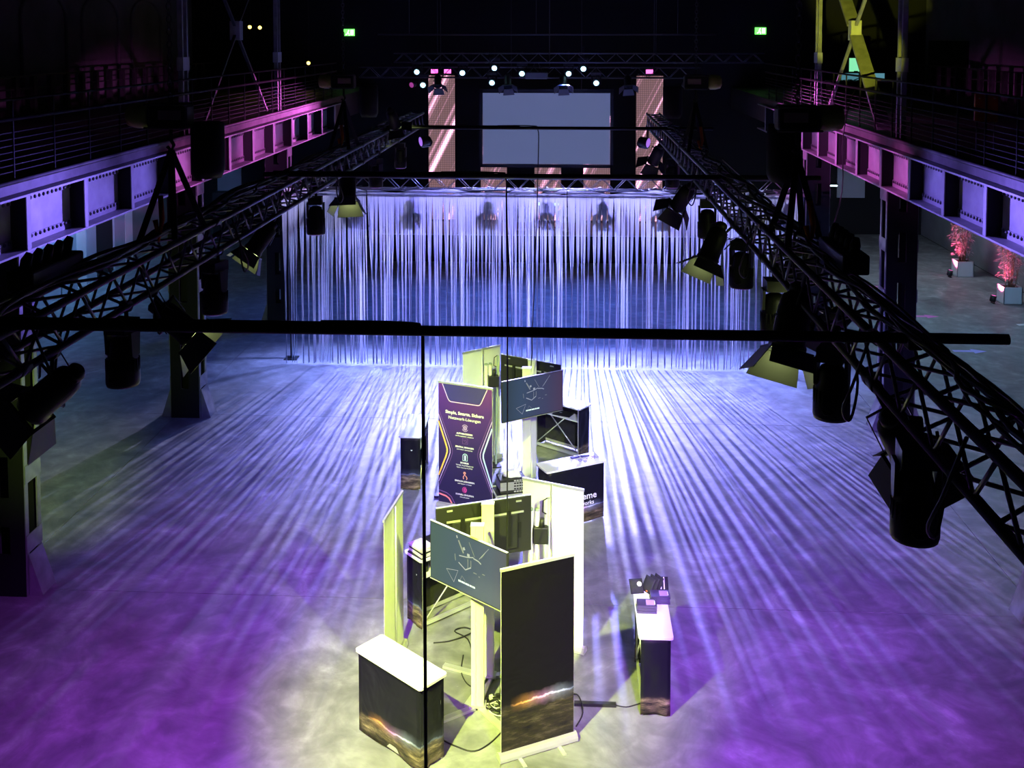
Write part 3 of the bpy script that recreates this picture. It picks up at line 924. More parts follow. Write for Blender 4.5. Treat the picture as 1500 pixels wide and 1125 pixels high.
# lime fresnels and profiles
spotlight((-2.88, 5.45, 6.00), (-0.75, 0.05, -0.62), (HL, 5.55, TZ - 0.02), 'lime spotlight leaning to the aisle of pale doors, beside the power box', YW * 1.8, LIME, 15, (30, 45, 20, 45), 0.95, target=(-11.3, 30.5, 0), blend=0.9)
spotlight((-2.64, 7.12, 5.93), (0.72, 0.10, -0.62), (HL, 6.95, TZ - 0.02), 'lime spotlight turned towards the exhibition stand, behind the thick cross pipe', YW * 10.5, BOOTH, 44, (25, 40, 25, 40), 0.95, target=(-1.25, 11.8, 0.4), blend=0.85)
spotlight((-2.98, 9.75, 5.98), (-0.55, -0.30, -0.78), (HL, 9.85, TZ - 0.02), 'lime spotlight with glowing barn doors, tilted to the floor by the columns', YW * 3.4, LIME, 24, (15, 30, 50, 20), 0.9, target=(-10.0, 18.4, 0), blend=0.9)
spotlight((-2.83, 13.3, 5.95), (0.05, -0.35, -0.93), (HL, 13.3, TZ - 0.02), 'lime spotlight pointing straight down in front of the string curtain', YW * 4.0, BOOTH, 27, (20, 26, 50, 26), 1.15, target=(-1.45, 18.8, 1.1), blend=0.8)
spotlight((-2.70, 16.3, 6.62), (0.2, 0.5, -0.85), (HL, 16.3, TZ + 0.26), 'spotlight with spread lime lit barn doors above the string curtain', 0, LIME, 60, (70, 65, 70, 65), 0.9, lens=True)
spotlight((1.42, 6.75, 6.02), (-0.25, -0.35, -0.88), (HR, 6.8, TZ - 0.02), 'large lime barn-door spotlight glowing beside a hanging moving head', YW * 0.3, BOOTH, 50, (24, 30, 52, 30), 1.15)
spotlight((1.80, 7.25, 6.02), (-0.28, 0.80, -0.55), (XR + 0.24, 7.1, TZ - 0.02), 'small added spotlight on the outer chord aimed at the twin displays', YW * 4.0, BOOTH, 32, (25, 25, 25, 25), 0.8, target=(-0.9, 13.6, 0.8), blend=0.5)  # added fixture, lights the stand from the bamboo side
spotlight((1.70, 5.20, 5.92), (0.45, 0.42, -0.78), (HR, 5.35, TZ - 0.02), 'lime spotlight with bulky housing turned to the aisle of potted bamboos', YW * 2.6, LIME, 22, (45, 40, 45, 40), 0.95, target=(8.0, 18.0, 0), blend=0.9)
spotlight((1.30, 9.7, 5.96), (-0.40, -0.25, -0.88), (HR, 9.75, TZ - 0.02), 'spotlight with folded barn doors in front of the string curtain, between hanging moving heads', YW * 3.5, BOOTH, 24, (22, 30, 52, 45), 1.0, target=(-0.6, 17.2, 0.7))
spotlight((1.34, 12.8, 5.95), (-0.45, 0.4, -0.8), (HR, 12.9, TZ - 0.02), 'dark spotlight with one lit barn door edge in front of the string curtain', 0, LIME, 50, (30, 45, 30, 45), 1.0)
spotlight((1.42, 17.4, 5.95), (-0.3, 0.5, -0.8), (HR, 17.5, TZ - 0.02), 'small lime spotlight with violet lit door in front of the pink panel column', YW * 0.5, LIME, 26, (40, 60, 40, 50), 1.0, target=(-0.3, 20, 0.5))
spotlight((1.92, 8.9, 6.05), (0.30, 0.90, 0.05), (XR + 0.24, 8.8, TZ - 0.02), 'dark spotlight on the outer chord turned up to the cross brace', YW * 20.0, (0.80, 0.85, 0.06), 9, (40, 40, 40, 40), 0.9, target=(6.7, 24.9, 8.0))

# ------------------------------------------------------------------ string curtains
CZ = 4.22
for (x0, x1, lab) in ((-6.95, -4.86, 'white string curtain panel nearest the aisle of pale doors'), (-4.84, -1.47, 'white string curtain panel between the outermost panel and the armchairs'),
                      (-1.45, -0.02, 'white string curtain panel hanging in front of the armchairs'), (0.0, 2.80, 'white string curtain panel in front of the pink panel column'), (2.82, 5.45, 'white string curtain panel nearest the aisle of potted bamboos')):
    t = thing('string_curtain', lab, 'curtain', ((x0 + x1) / 2, 25.0, 0))
    xm = (x0 + x1) / 2
    # hem: thin sagging band along the truss
    n = 24
    pts = []
    for k in range(n + 1):
        u = k / n
        x = x0 - xm + (x1 - x0) * u
        z = CZ + 0.03 + 0.035 * math.sin(u * 9 + xm) + 0.02 * math.sin(u * 23 + 2 * xm)
        pts += [(x, 0.012, z + 0.05), (x, 0.012, z - 0.05), (x, -0.0, z + 0.05), (x, -0.0, z - 0.05)]
    f = []
    for k in range(n):
        a, b = 4 * k, 4 * k + 4
        f += [(a, b, b + 1, a + 1), (a + 3, b + 3, b + 2, a + 2), (a, a + 2, b + 2, b), (a + 1, b + 1, b + 3, a + 3)]
    MB().add(pts, f, True).build('hem', M_STRING, t)
    rnd = random.Random(int(x0 * 100))
    # clumps: strands start evenly at the hem and drift into bunches on the way down
    centres = []
    x = x0
    while x < x1:
        x += rnd.choice((0.04, 0.055, 0.075, 0.10, 0.14)) * rnd.uniform(0.8, 1.25)
        centres.append((min(x, x1), rnd.uniform(-0.02, 0.02), rnd.uniform(0.007, 0.020)))
    mb = MB()
    sp_ = 0.0100
    ns = int((x1 - x0) / sp_)
    for k in range(ns):
        xt = x0 + (k + 0.5) * sp_
        c = min(centres, key=lambda q: abs(q[0] - xt))
        xb = c[0] + rnd.gauss(0, 0.55) * c[2]
        wv = rnd.uniform(0.0040, 0.0070)
        zb = rnd.uniform(0.02, 0.12)
        kk = rnd.uniform(0.35, 0.75)
        ring = []
        for zz, m_ in ((CZ, 0.0), (CZ - 0.45, 0.35 * kk), (CZ - 1.2, 0.7 * kk + 0.1), (2.0, 0.92), (1.0, 1.0), (zb, 1.0)):
            xx = xt + (xb - xt) * m_ - xm
            yy = c[1] * m_ + rnd.uniform(-0.006, 0.006)
            ring.append(((xx - wv, yy, zz), (xx + wv, yy, zz), (xx, yy + wv * 1.6, zz)))
        vs_ = [p for r3 in ring for p in r3]
        fs = []
        for q in range(len(ring) - 1):
            a, b = 3 * q, 3 * q + 3
            fs += [(a, a + 1, b + 1, b), (a + 1, a + 2, b + 2, b + 1), (a + 2, a, b, b + 2)]
        mb.add(vs_, fs, True)
    o = mb.build('strings', M_STRING, t); o['kind'] = 'stuff'

# lamps on the curtain truss, behind the strings
CW = 1700
for i, px in enumerate((-6.1, -5.15, -3.72, -1.95, -0.52, 0.80, 2.15, 3.9, 4.9)):
    spotlight((px, 25.62, 3.92), (0.0, -0.45, -0.9), (px, 25.46, 4.28), 'dark spotlight behind the string curtain, %s from the pale-door end' % ORD[i], CW, (0.24, 0.32, 1.0), 92, (25, 35, 25, 35), 1.15, target=(px, 24.2, 0), blend=1.0, lens='white', group='white beam spotlights behind the string curtain', radius=0.08)

# ------------------------------------------------------------------ stage
st = thing('stage_platform', 'black stage platform with bright front edge', 'stage', (-0.7, 0, 0))
MB().span((-6.0, 36.9, 0), (6.0, 42.0, 0.96)).build('deck_base', M_DARKWALL, st)
MB().span((-6.05, 36.85, 0.96), (6.05, 42.0, 1.0)).build('deck_top', mat('stage_deck', (0.35, 0.35, 0.36), 0.5, 0, 0.1, 2), st)
LEDX = (-5.28, -3.3, -1.25, 0.60, 2.57)
TILE = MB().span((0.0, 0, 0), (0.496, 0.06, 0.496)).mesh('led_tile', M_LED)
for i, x in enumerate(LEDX):
    lab = ('tall pink LED panel column beside the projection screen, on the pale-door side', 'pink LED panel column behind the projection screen, on the pale-door side', 'pink LED panel column behind the middle of the projection screen', 'pink LED panel column behind the projection screen, on the bamboo side', 'tall pink LED panel column beside the projection screen, on the bamboo side')[i]
    t = thing('led_column', lab, 'LED wall', (x, 39.6, 1.0))
    MB().span((0.05, 0.07, 0), (0.94, 0.16, 5.6 if i in (0, 4) else 4.1)).build('rear_frame', M_BLACK, t)
    MB().span((0, -0.2, 0), (0.99, 0.2, 0.02)).build('base_plate', M_BLACK, t)
    for a in range(2):
        for b in range(11 if i in (0, 4) else 8):
            place('led_tile', TILE, t, (a * 0.5, 0, 0.04 + b * 0.5))
t = thing('projection_screen', 'blank grey-blue projection screen in a black frame', 'screen', (-0.80, 38.9, 0))
MB().span((-2.36, 0, 3.28), (2.36, 0.02, 5.92)).build('screen_surface', M_SCREEN, t)
for a, b in (((-2.46, -0.02, 3.14), (2.46, 0.05, 3.27)), ((-2.46, -0.02, 5.93), (2.46, 0.05, 6.06)), ((-2.48, -0.02, 3.14), (-2.37, 0.05, 6.06)), ((2.37, -0.02, 3.14), (2.48, 0.05, 6.06))):
    MB().span(a, b).build('frame_bar', M_BLACK, t)
for x in (-1.3, 1.3):
    MB().tube([(x, 0.02, 6.06), (x, 0.02, 12.97)], 0.008, 6).build('hanging_wire', M_RAIL, t)


def armchair(x, y, rz, label):
    t = thing('armchair', label, 'armchair', (x, y, 1.0), rz, 'pale armchairs on the stage')
    n = 18
    vs_, fs = [], []
    for k in range(n + 1):
        a = math.radians(-25 + 230 * k / n)
        h = 0.78 if 35 < math.degrees(a) < 145 else 0.70
        for r, z in ((0.30, 0.30), (0.37, h), (0.32, h), (0.26, 0.42)):
            vs_.append((r * math.cos(a) * 1.02, r * math.sin(a) * 0.92, z))
    for k in range(n):
        a, b = 4 * k, 4 * k + 4
        for q in range(4):
            fs.append((a + q, b + q, b + (q + 1) % 4, a + (q + 1) % 4))
    fs += [(3, 2, 1, 0), (4 * n, 4 * n + 1, 4 * n + 2, 4 * n + 3)]
    MB().add(vs_, fs, True).build('shell', M_CHAIRG, t)
    MB().box((0, -0.03, 0.40), (0.50, 0.52, 0.14)).build('seat_cushion', M_CHAIRG, t, 0.03)
    MB().tube([(0, 0, 0.04), (0, 0, 0.34)], 0.03, 8).build('pedestal', M_ALU, t)
    MB().lathe([(0.24, 0.0), (0.23, 0.02), (0.05, 0.04)], 18).build('foot_disc', M_ALU, t)
    return t


armchair(-1.62, 37.8, 0.25, 'pale green tub armchair on the stage, turned slightly to the pale-door side')
armchair(0.02, 37.8, -0.2, 'pale green tub armchair on the stage, turned slightly to the bamboo side')
for x, lab in ((-1.08, 'small white stage lamp standing beside the armchair turned to the pale doors'), (-0.40, 'small white stage lamp standing beside the armchair turned to the bamboos')):
    t = thing('stage_floor_lamp', lab, 'lamp', (x, 38.3, 1.0))
    MB().lathe([(0.14, 0), (0.13, 0.02)], 14).build('foot', M_BLACK, t)
    MB().tube([(0, 0, 0.02), (0, 0, 0.80)], 0.015, 8).build('pole', M_BLACK, t)
    M = Matrix.Translation((0, 0, 0.87)) @ frame_to((0, -1, -0.1))
    MB().lathe([(0.05, -0.16), (0.085, -0.13), (0.09, 0.0)], 14, M).build('can', M_BLACK, t)
    MB().lathe([(0.078, 0.0), (0.06, 0.012)], 14, M).build('lens', M_LENSW, t)

# rig heads above the stage: white lenses towards the hall
HEADS = [(-4.95, 6.85, 0), (-4.75, 6.42, 1), (-3.45, 6.82, 1), (-2.40, 6.98, 1), (-2.48, 6.50, 1), (-1.50, 6.80, 1), (0.02, 6.80, 1), (0.50, 6.96, 1), (0.92, 6.50, 1)]
HG = 'white moving lights of the lower stage truss'
for i, (x, z, on) in enumerate(HEADS):
    t = thing('stage_moving_light', 'white-lens moving light on the lower stage truss, %s from the pale-door end' % ORD[i], 'stage light', (x, 34.25, z), 0, HG)
    aim = Vector((random.uniform(-0.25, 0.25), -1, -0.30))
    M = frame_to(aim)
    MB().lathe([(0.06, -0.30), (0.11, -0.26), (0.12, -0.04), (0.125, 0.0)], 16, M).build('head', M_BLACKPL, t)
    MB().lathe([(0.085, 0.0), (0.08, 0.02), (0.04, 0.035)], 16, M).build('lens', M_LENSW, t)
    for s_ in (-1, 1):
        MB().bar((s_ * 0.14, 0.1, -0.05), (s_ * 0.14, 0.15, 0.26), 0.05, 0.02, (0, 1, 0)).build('yoke_arm', M_BLACKPL, t)
    MB().box((0, 0.15, 0.30), (0.34, 0.2, 0.10)).build('base', M_BLACKPL, t, 0.015)
    MB().tube([(0, 0.15, 0.10), (0, 0.15, 0.72)], 0.02, 8).build('clamp_rod', M_BLACK, t)
# beams of the rig that rake through the curtains on to the hall floor
RW = 33000
for x, z, tx, ty, w, ang in ((-2.40, 6.98, -3.0, 20.0, 0.75, 35), (0.50, 6.96, 2.0, 20.0, 1.15, 37), (-4.75, 6.42, -4.9, 22.6, 0.22, 24), (0.92, 6.50, 3.8, 22.3, 0.22, 24)):
    spot((x, 34.08, z - 0.02), (tx, ty, 0), BLUEWHITE, RW * w, ang, 0.9, 0.04, name='rig_beam')
for x in (-2.48, -0.15, 0.92):
    spot((x, 34.05, 6.45), (x * 1.6, 29.5, 0), INDIGO, 2600, 95, 1.0, 0.06, name='rig_flood')
for x, tx in ((-4.75, -5.7), (-3.45, -3.5), (-1.50, -1.5), (0.02, 0.7), (0.50, 2.6), (0.92, 4.4)):
    spot((x, 34.05, 6.60), (tx, 25.0, 2.9), (0.54, 0.55, 1.0), 9000, 30, 1.0, 0.05, name='curtain_beam')
for i, x in enumerate((-4.25, -1.95, -0.15, 1.95)):
    spotlight((x, 34.15, 6.42), (0.05, -0.55, -0.8), (x, 34.40, 6.65), 'unlit barn-door spotlight on the lower stage truss, %s from the pale-door end' % ORD[i], 0, LIME, 40, (50, 50, 50, 50), 1.25, group='unlit barn-door spotlights of the lower stage truss')
t = thing('projector', 'grey video projector hanging in the middle of the stage truss', 'projector', (-1.02, 34.1, 6.75))
MB().box((0, 0, 0), (0.72, 0.5, 0.22)).build('housing', mat('projector_grey', (0.16, 0.17, 0.16), 0.4), t, 0.03)
MB().lathe([(0.09, 0), (0.085, 0.10), (0.07, 0.12)], 16, Matrix.Translation((0.1, 0.25, 0)) @ Matrix.Rotation(-PI / 2, 4, 'X')).build('lens_barrel', M_BLACKPL, t)
for s_ in (-1, 1):
    MB().tube([(s_ * 0.2, 0, 0.10), (s_ * 0.05, 0.1, 0.42)], 0.012, 6).build('bracket', M_RAIL, t)
# pink wash lamps on top of the outer LED columns
PW = 2600
for x, lab, tgt in ((-5.05, 'pink wash lamp on top of the LED column on the pale-door side', (-7.85, 24, 5.4)), (-4.55, 'pink wash lamp beside its twin on the LED column, pale-door side', None), (3.05, 'pink wash lamp on top of the LED column on the bamboo side', (6.55, 24, 5.4))):
    t = thing('wash_lamp', lab, 'stage light', (x, 39.68, 6.65))
    MB().box((0, 0, 0.05), (0.30, 0.16, 0.20)).build('housing', M_BLACKPL, t, 0.02)
    MB().box((0, -0.085, 0.05), (0.26, 0.01, 0.15)).build('lens', M_LENSP, t)
    MB().tube([(0, 0, 0.15), (0, 0, 0.3)], 0.012, 6).build('stem', M_BLACK, t)

# added side wash lamps, put in to light the girder bays (hung on the far ends of the long trusses and the curtain truss)
for (loc, tgt, col, cells, w, ang, lab) in (
        ((-2.81, 19.9, 6.0), (-7.85, 17.0, 5.2), (0.24, 0.16, 1.0), (13.9, 16.0, 18.4), 1900, 30, 'added violet wash lamp at the end of the truss by the pale doors'),
        ((1.52, 19.9, 6.0), (6.55, 17.0, 5.2), (0.24, 0.16, 1.0), (13.9, 16.0, 18.4), 1900, 30, 'added violet wash lamp at the end of the truss by the potted bamboos'),
        ((-2.81, 20.2, 5.95), (-7.85, 23.5, 5.2), PINK, (20.6, 23.0, 26.2), 1800, 24, 'added pink wash lamp at the end of the truss by the pale doors'),
        ((1.52, 20.2, 5.95), (6.55, 23.5, 5.2), PINK, (20.6, 23.0, 26.2), 1800, 24, 'added pink wash lamp at the end of the truss by the potted bamboos'),
        ((-5.2, 34.74, 6.4), (-7.85, 30.0, 5.4), PINK, (28.5, 31.0), 900, 34, 'added pink wash lamp on the stage truss end by the pale doors'),
        ((3.9, 34.74, 6.4), (6.55, 30.0, 5.4), PINK, (28.5, 31.0), 900, 34, 'added pink wash lamp on the stage truss end by the potted bamboos')):
    t = thing('wash_lamp', lab, 'stage light', loc)
    a = (Vector(tgt) - Vector(loc)).normalized()
    M = frame_to(a)
    MB().lathe([(0.06, -0.20), (0.09, -0.17), (0.10, 0.0)], 16, M).build('can', M_BLACKPL, t)
    MB().lathe([(0.09, 0.0), (0.06, 0.012)], 16, M).build('lens', M_LENSD if col == PINK else M_LENSV, t)
    MB().tube([(0, 0, 0), (0, 0, 0.33)], 0.012, 6).build('bracket', M_BLACK, t)
    for yc in cells:                     # one narrow beam for each cell of the lamp
        k_ = 1.0 + 0.05 * ((yc - loc[1]) ** 2 + 25 - 30)
        spot(Vector(loc) + a * 0.04, (tgt[0], yc, 5.15), col, w * max(0.8, k_), ang, 1.0, 0.06)

# ------------------------------------------------------------------ exhibition stand: counters
CL, CD, CH = 1.12, 0.41, 0.98


def skirt_panel(mb, x0, y0, x1, y1, z0, z1, seed, nx=14, nz=12):
    """cloth panel with gentle wrinkles, given a thickness of 4 mm"""
    d = Vector((x1 - x0, y1 - y0, 0)); L_ = d.length; d.normalize()
    nrm = Vector((d.y, -d.x, 0))
    rnd = random.Random(seed)
    ph = [rnd.uniform(0, 6.3) for _ in range(4)]
    vs_, fs = [], []
    for side in (0, 1):
        for j in range(nz + 1):
            for i in range(nx + 1):
                u, v = i / nx, j / nz
                edge = min(1, 6 * min(u, 1 - u)) * min(1, 5 * (1 - v))
                w = (0.010 * math.sin(7 * u + 5 * v + ph[0]) + 0.007 * math.sin(13 * u - 9 * v + ph[1]) + 0.006 * math.sin(4 * u + 11 * v + ph[2])) * edge
                p = Vector((x0, y0, 0)) + d * (L_ * u) + nrm * (w - side * 0.004)
                z = z0 + (z1 - z0) * v + (0.008 * math.sin(5 * u + ph[3]) if j == 0 else 0)
                vs_.append((p.x, p.y, z))
    n1 = (nx + 1) * (nz + 1)
    for j in range(nz):
        for i in range(nx):
            a = j * (nx + 1) + i
            fs.append((a, a + 1, a + nx + 2, a + nx + 1))
            fs.append((n1 + a, n1 + a + nx + 1, n1 + a + nx + 2, n1 + a + 1))
    for i in range(nx):
        fs.append((n1 + i, n1 + i + 1, i + 1, i)); a = nz * (nx + 1) + i; fs.append((a, a + 1, n1 + a + 1, n1 + a))
    for j in range(nz):
        a = j * (nx + 1); fs.append((a, a + nx + 1, n1 + a + nx + 1, n1 + a)); a += nx; fs.append((n1 + a, n1 + a + nx + 1, a + nx + 1, a))
    mb.add(vs_, fs, True)


P_COUNTER = make_night_print('counter_night_print', 0.26, 0.5, 0.05, 0.035, ground=(0.20, 0.15, 0.10))
P_COUNTER2 = make_night_print('counter_night_print_dim', 0.22, 0.5, 0.10, 0.03, ground=(0.12, 0.09, 0.06))


def rounded_slab(cx, cy, z0, z1, L_, D_, r=0.035):
    poly = []
    for qx, qy, a0 in ((1, 1, 0), (-1, 1, 90), (-1, -1, 180), (1, -1, 270)):
        for k in range(5):
            a = math.radians(a0 + 22.5 * k)
            poly.append((cx + qx * (L_ / 2 - r) + r * math.cos(a), cy + qy * (D_ / 2 - r) + r * math.sin(a)))
    return MB().prism(poly, lambda a, b: (a, b, z0), lambda a, b: (a, b, z1))


def counter(loc, rz, label, pr=None, seed=1, shelf=True):
    t = thing('promotion_counter', label, 'counter', (loc[0], loc[1], 0), rz)
    rounded_slab(0, 0, CH - 0.028, CH, CL, CD).build('tabletop', M_WHITE, t)
    hx, hy = CL / 2 - 0.035, CD / 2 - 0.03
    z1 = CH - 0.028
    m = MB(); skirt_panel(m, -hx, -hy, hx, -hy, 0.02, z1, seed)
    m.build('front_skirt', pr or P_COUNTER, t)
    for k, (a, b) in enumerate((((hx, -hy), (hx, hy)), ((-hx, hy), (-hx, -hy)))):
        m = MB(); skirt_panel(m, a[0], a[1], b[0], b[1], 0.02, z1, seed + 5 + k, nx=7)
        m.build('side_skirt', pr or P_COUNTER, t)
        MB().span((a[0] - math.copysign(0.041, a[0]), -hy + 0.04, 0.03), (a[0] - math.copysign(0.037, a[0]), hy - 0.04, z1)).build('side_lining', M_FABRIC, t)
    MB().span((-hx + 0.04, -hy + 0.038, 0.09), (hx - 0.04, -hy + 0.042, z1)).build('front_lining', M_FABRIC, t)
    for sx in (-1, 1):
        for sy in (-1, 1):
            MB().span((sx * (hx - 0.035), sy * (hy - 0.035), 0), (sx * (hx - 0.012), sy * (hy - 0.012), z1)).build('frame_post', M_ALU, t)
    MB().span((-hx + 0.012, hy - 0.045, 0.035), (hx - 0.012, hy - 0.012, 0.085)).build('base_rail', M_ALU, t)
    MB().span((-hx + 0.012, -hy + 0.012, 0.035), (hx - 0.012, -hy + 0.045, 0.085)).build('base_rail', M_ALU, t)
    if shelf:
        MB().span((-hx + 0.015, -hy + 0.02, 0.70), (hx - 0.015, hy - 0.01, 0.72)).build('shelf', M_WHITE, t)
    for s_ in (-1, 1):
        MB().tube([(-s_ * (hx - 0.05), hy - 0.03 - 0.012 * s_, 0.10), (s_ * (hx - 0.05) * 0.35, hy - 0.03 - 0.012 * s_, 0.695)], 0.010, 8).build('diagonal_brace', M_ALU, t)
    return t


rad = math.radians
c1 = counter((-1.867, 11.365), rad(-39.8), 'white-topped counter with empty top and night landscape skirt, beside the twin display poles', seed=3)
c2 = counter((1.052, 12.53), rad(90), 'narrow-on white-topped counter carrying stacked dark boxes and black pouches', seed=8)
c3 = counter((-2.755, 18.54), rad(-90), 'white-topped counter with empty top beside the purple banner', seed=12)
c4 = counter((0.074, 17.03), rad(29), 'white-topped dark blue counter with white lettering, cards laid on top', P_COUNTER2, seed=17)
c5 = counter((-0.10, 19.98), rad(144.6), 'white-topped counter open at the back with cross brace, nearest the string curtain', seed=22)
c6 = counter((-1.68, 14.135), rad(-136.6), 'open-backed counter stacked with brochures behind the twin displays', seed=29)
lettering('Extreme', 0.155, M_INK, c4, (0.10, -CD / 2 - 0.004, 0.40), bold=0.002)
lettering('networks', 0.098, M_INK, c4, (0.13, -CD / 2 - 0.004, 0.30), bold=0.001)


def in_frame(o, x, y, z):
    """local point of a counter to world"""
    rz = o.rotation_euler.z
    return (o.location.x + x * math.cos(rz) - y * math.sin(rz), o.location.y + x * math.sin(rz) + y * math.cos(rz), z)


# laptop and papers on the shelf of the open counter
p = in_frame(c5, -0.05, 0.02, 0.72)
t = thing('laptop', 'closed black laptop on the shelf of the open-backed counter nearest the curtain', 'laptop', p, c5.rotation_euler.z + 0.2)
MB().box((0, 0, 0.009), (0.36, 0.24, 0.016)).build('base', M_BLACKPL, t, 0.004)
MB().box((0, 0, 0.022), (0.36, 0.24, 0.008)).build('lid', M_BLACKPL, t, 0.003)
MB().box((0.05, 0.0, 0.027), (0.05, 0.015, 0.002)).build('badge', M_INK, t)
# brochure piles on the open-backed counter
for i in range(6):
    for pile in range(2):
        x = 0.42 - pile * 0.25
        p = in_frame(c6, x + random.uniform(-0.01, 0.01), 0.03 + random.uniform(-0.012, 0.012), CH + i * 0.022)
        o = MB().box((0, 0, 0.011), (0.22, 0.30, 0.020)).build('brochure', (M_PAPER if (i + pile) % 3 else M_BLACKPL))
        o.location = p; o.rotation_euler = (0, 0, c6.rotation_euler.z + random.uniform(-0.08, 0.08))
        tag(o, 'thick brochure in the piles on the open-backed counter behind the twin displays', 'brochure', 'brochures piled on the open-backed counter')
for k, x in enumerate((-0.35, -0.1, 0.15, 0.36)):
    p = in_frame(c6, x, 0.04, 0.72)
    o = MB().tube([(0, 0, 0.0), (0, 0, 0.10), (0, 0, 0.13)], [0.032, 0.032, 0.018], 12).build('bottle', M_BLACKPL)
    o.location = p
    tag(o, 'small dark bottle on the inner shelf of the brochure counter', 'bottle', 'bottles on the inner shelf')
# dark boxes and pouches on the narrow counter
def wpt(o, x, y, z): return in_frame(o, x, y, z)
for st_i, (wx, wy) in enumerate(((0.985, 12.56), (1.165, 12.78))):
    for k in range(3 - 0):
        t = thing('gift_box', 'flat dark purple box with silver print, in the %s stack on the narrow counter' % ('front' if st_i == 0 else 'rear'), 'box', (wx + random.uniform(-0.004, 0.004), wy + random.uniform(-0.004, 0.004), CH + k * 0.034), random.uniform(-0.04, 0.02), 'dark boxes in the %s stack' % ('front' if st_i == 0 else 'rear'))
        MB().box((0, 0, 0.016), (0.24, 0.17, 0.031)).build('box_body', M_STUDY, t, 0.003)
        if k == 2:
            MB().box((0.04, 0, 0.0322), (0.10, 0.12, 0.001)).build('printed_panel', mat('violet_foil', (0.45, 0.28, 0.70), 0.25), t)
            MB().box((0.095, 0, 0.0325), (0.008, 0.09, 0.001)).build('printed_stripe', M_INK, t)
for k, (dx, dy, rx, rz) in enumerate(((0.90, 12.93, -0.9, 0.15), (1.00, 12.98, -0.55, -0.9), (1.06, 13.00, -0.5, -0.95), (1.12, 13.02, -0.45, -1.0), (1.21, 12.99, -0.85, 0.0))):
    z = CH + 0.005
    lab = ('black pouch with white badge lying over the boxes on the narrow counter' if k == 0 else 'black pouch with white stripes at the rear of the narrow counter' if k == 4 else 'plain black pouch leaning in a row on the narrow counter')
    t = thing('pouch', lab, 'pouch', (dx, dy, z), rz, 'plain black pouches leaning in a row' if 0 < k < 4 else None)
    nx, nz = 6, 6
    vs_, fs = [], []
    Mx = Matrix.Rotation(rx, 4, 'X')
    for side in (-1, 1):
        for j in range(nz + 1):
            for i in range(nx + 1):
                u, v = i / nx, j / nz
                b = 0.022 * math.sin(PI * u) * math.sin(PI * min(1, v * 1.0)) + 0.002
                vs_.append(tuple(Mx @ Vector(((u - 0.5) * 0.17, side * b, v * 0.19))))
    n1 = (nx + 1) * (nz + 1)
    for j in range(nz):
        for i in range(nx):
            a = j * (nx + 1) + i
            fs.append((a, a + 1, a + nx + 2, a + nx + 1)); fs.append((n1 + a, n1 + a + nx + 1, n1 + a + nx + 2, n1 + a + 1))
    for i in range(nx):
        fs.append((n1 + i, n1 + i + 1, i + 1, i)); a = nz * (nx + 1) + i; fs.append((a, a + 1, n1 + a + 1, n1 + a))
    for j in range(nz):
        a = j * (nx + 1); fs.append((a, a + nx + 1, n1 + a + nx + 1, n1 + a)); a += nx; fs.append((n1 + a, n1 + a + nx + 1, a + nx + 1, a))
    MB().add(vs_, fs, True).build('pouch_body', M_FABRIC, t)
    if k == 0:
        c = Mx @ Vector((0.035, -0.026, 0.11))
        MB().lathe([(0.03, 0), (0.03, 0.002)], 12, Matrix.Translation(c) @ Mx @ Matrix.Rotation(PI / 2, 4, 'X')).build('badge', M_INK, t)
    if k == 4:
        for q in (-0.01, 0.03):
            c = Mx @ Vector((q, -0.026, 0.10))
            MB().box(c, (0.012, 0.002, 0.15), M=Mx).build('stripe', M_INK, t)
    if 0 < k < 4:
        c = Mx @ Vector((0.03, -0.02, 0.02))
        MB().box(c, (0.02, 0.012, 0.012), M=Mx).build('zip_tag', M_ORANGE, t)
# cards and trinkets on the lettered counter
for k, (x, y) in enumerate(((0.14, 0.12), (0.32, 0.10))):
    o = MB().box((0, 0, 0.01), (0.15, 0.05, 0.02)).build('card_deck', mat('navy_card', (0.05, 0.04, 0.22), 0.4))
    o.location = wpt(c4, x, y, CH); o.rotation_euler = (0, 0, c4.rotation_euler.z + 0.05)
    tag(o, 'flat dark blue card pack on the lettered counter', 'cards', 'dark blue card packs on the lettered counter')
for k, (x, y) in enumerate(((0.16, -0.02), (0.22, -0.08), (0.27, 0.0), (0.40, -0.03), (0.44, 0.03), (0.48, -0.02))):
    m = MB()
    m.tube([(0.03 * math.cos(a) * (1 + 0.3 * math.sin(3 * a + k)), 0.03 * math.sin(a), 0.004) for a in [2 * PI * q / 12 for q in range(13)]], 0.004, 5, caps=False)
    o = m.build('wristband', mat('violet_silicone', (0.30, 0.20, 0.55), 0.5))
    o.location = wpt(c4, x, y, CH)
    tag(o, 'thin violet wristband lying on the lettered counter', 'wristband', 'wristbands on the lettered counter')


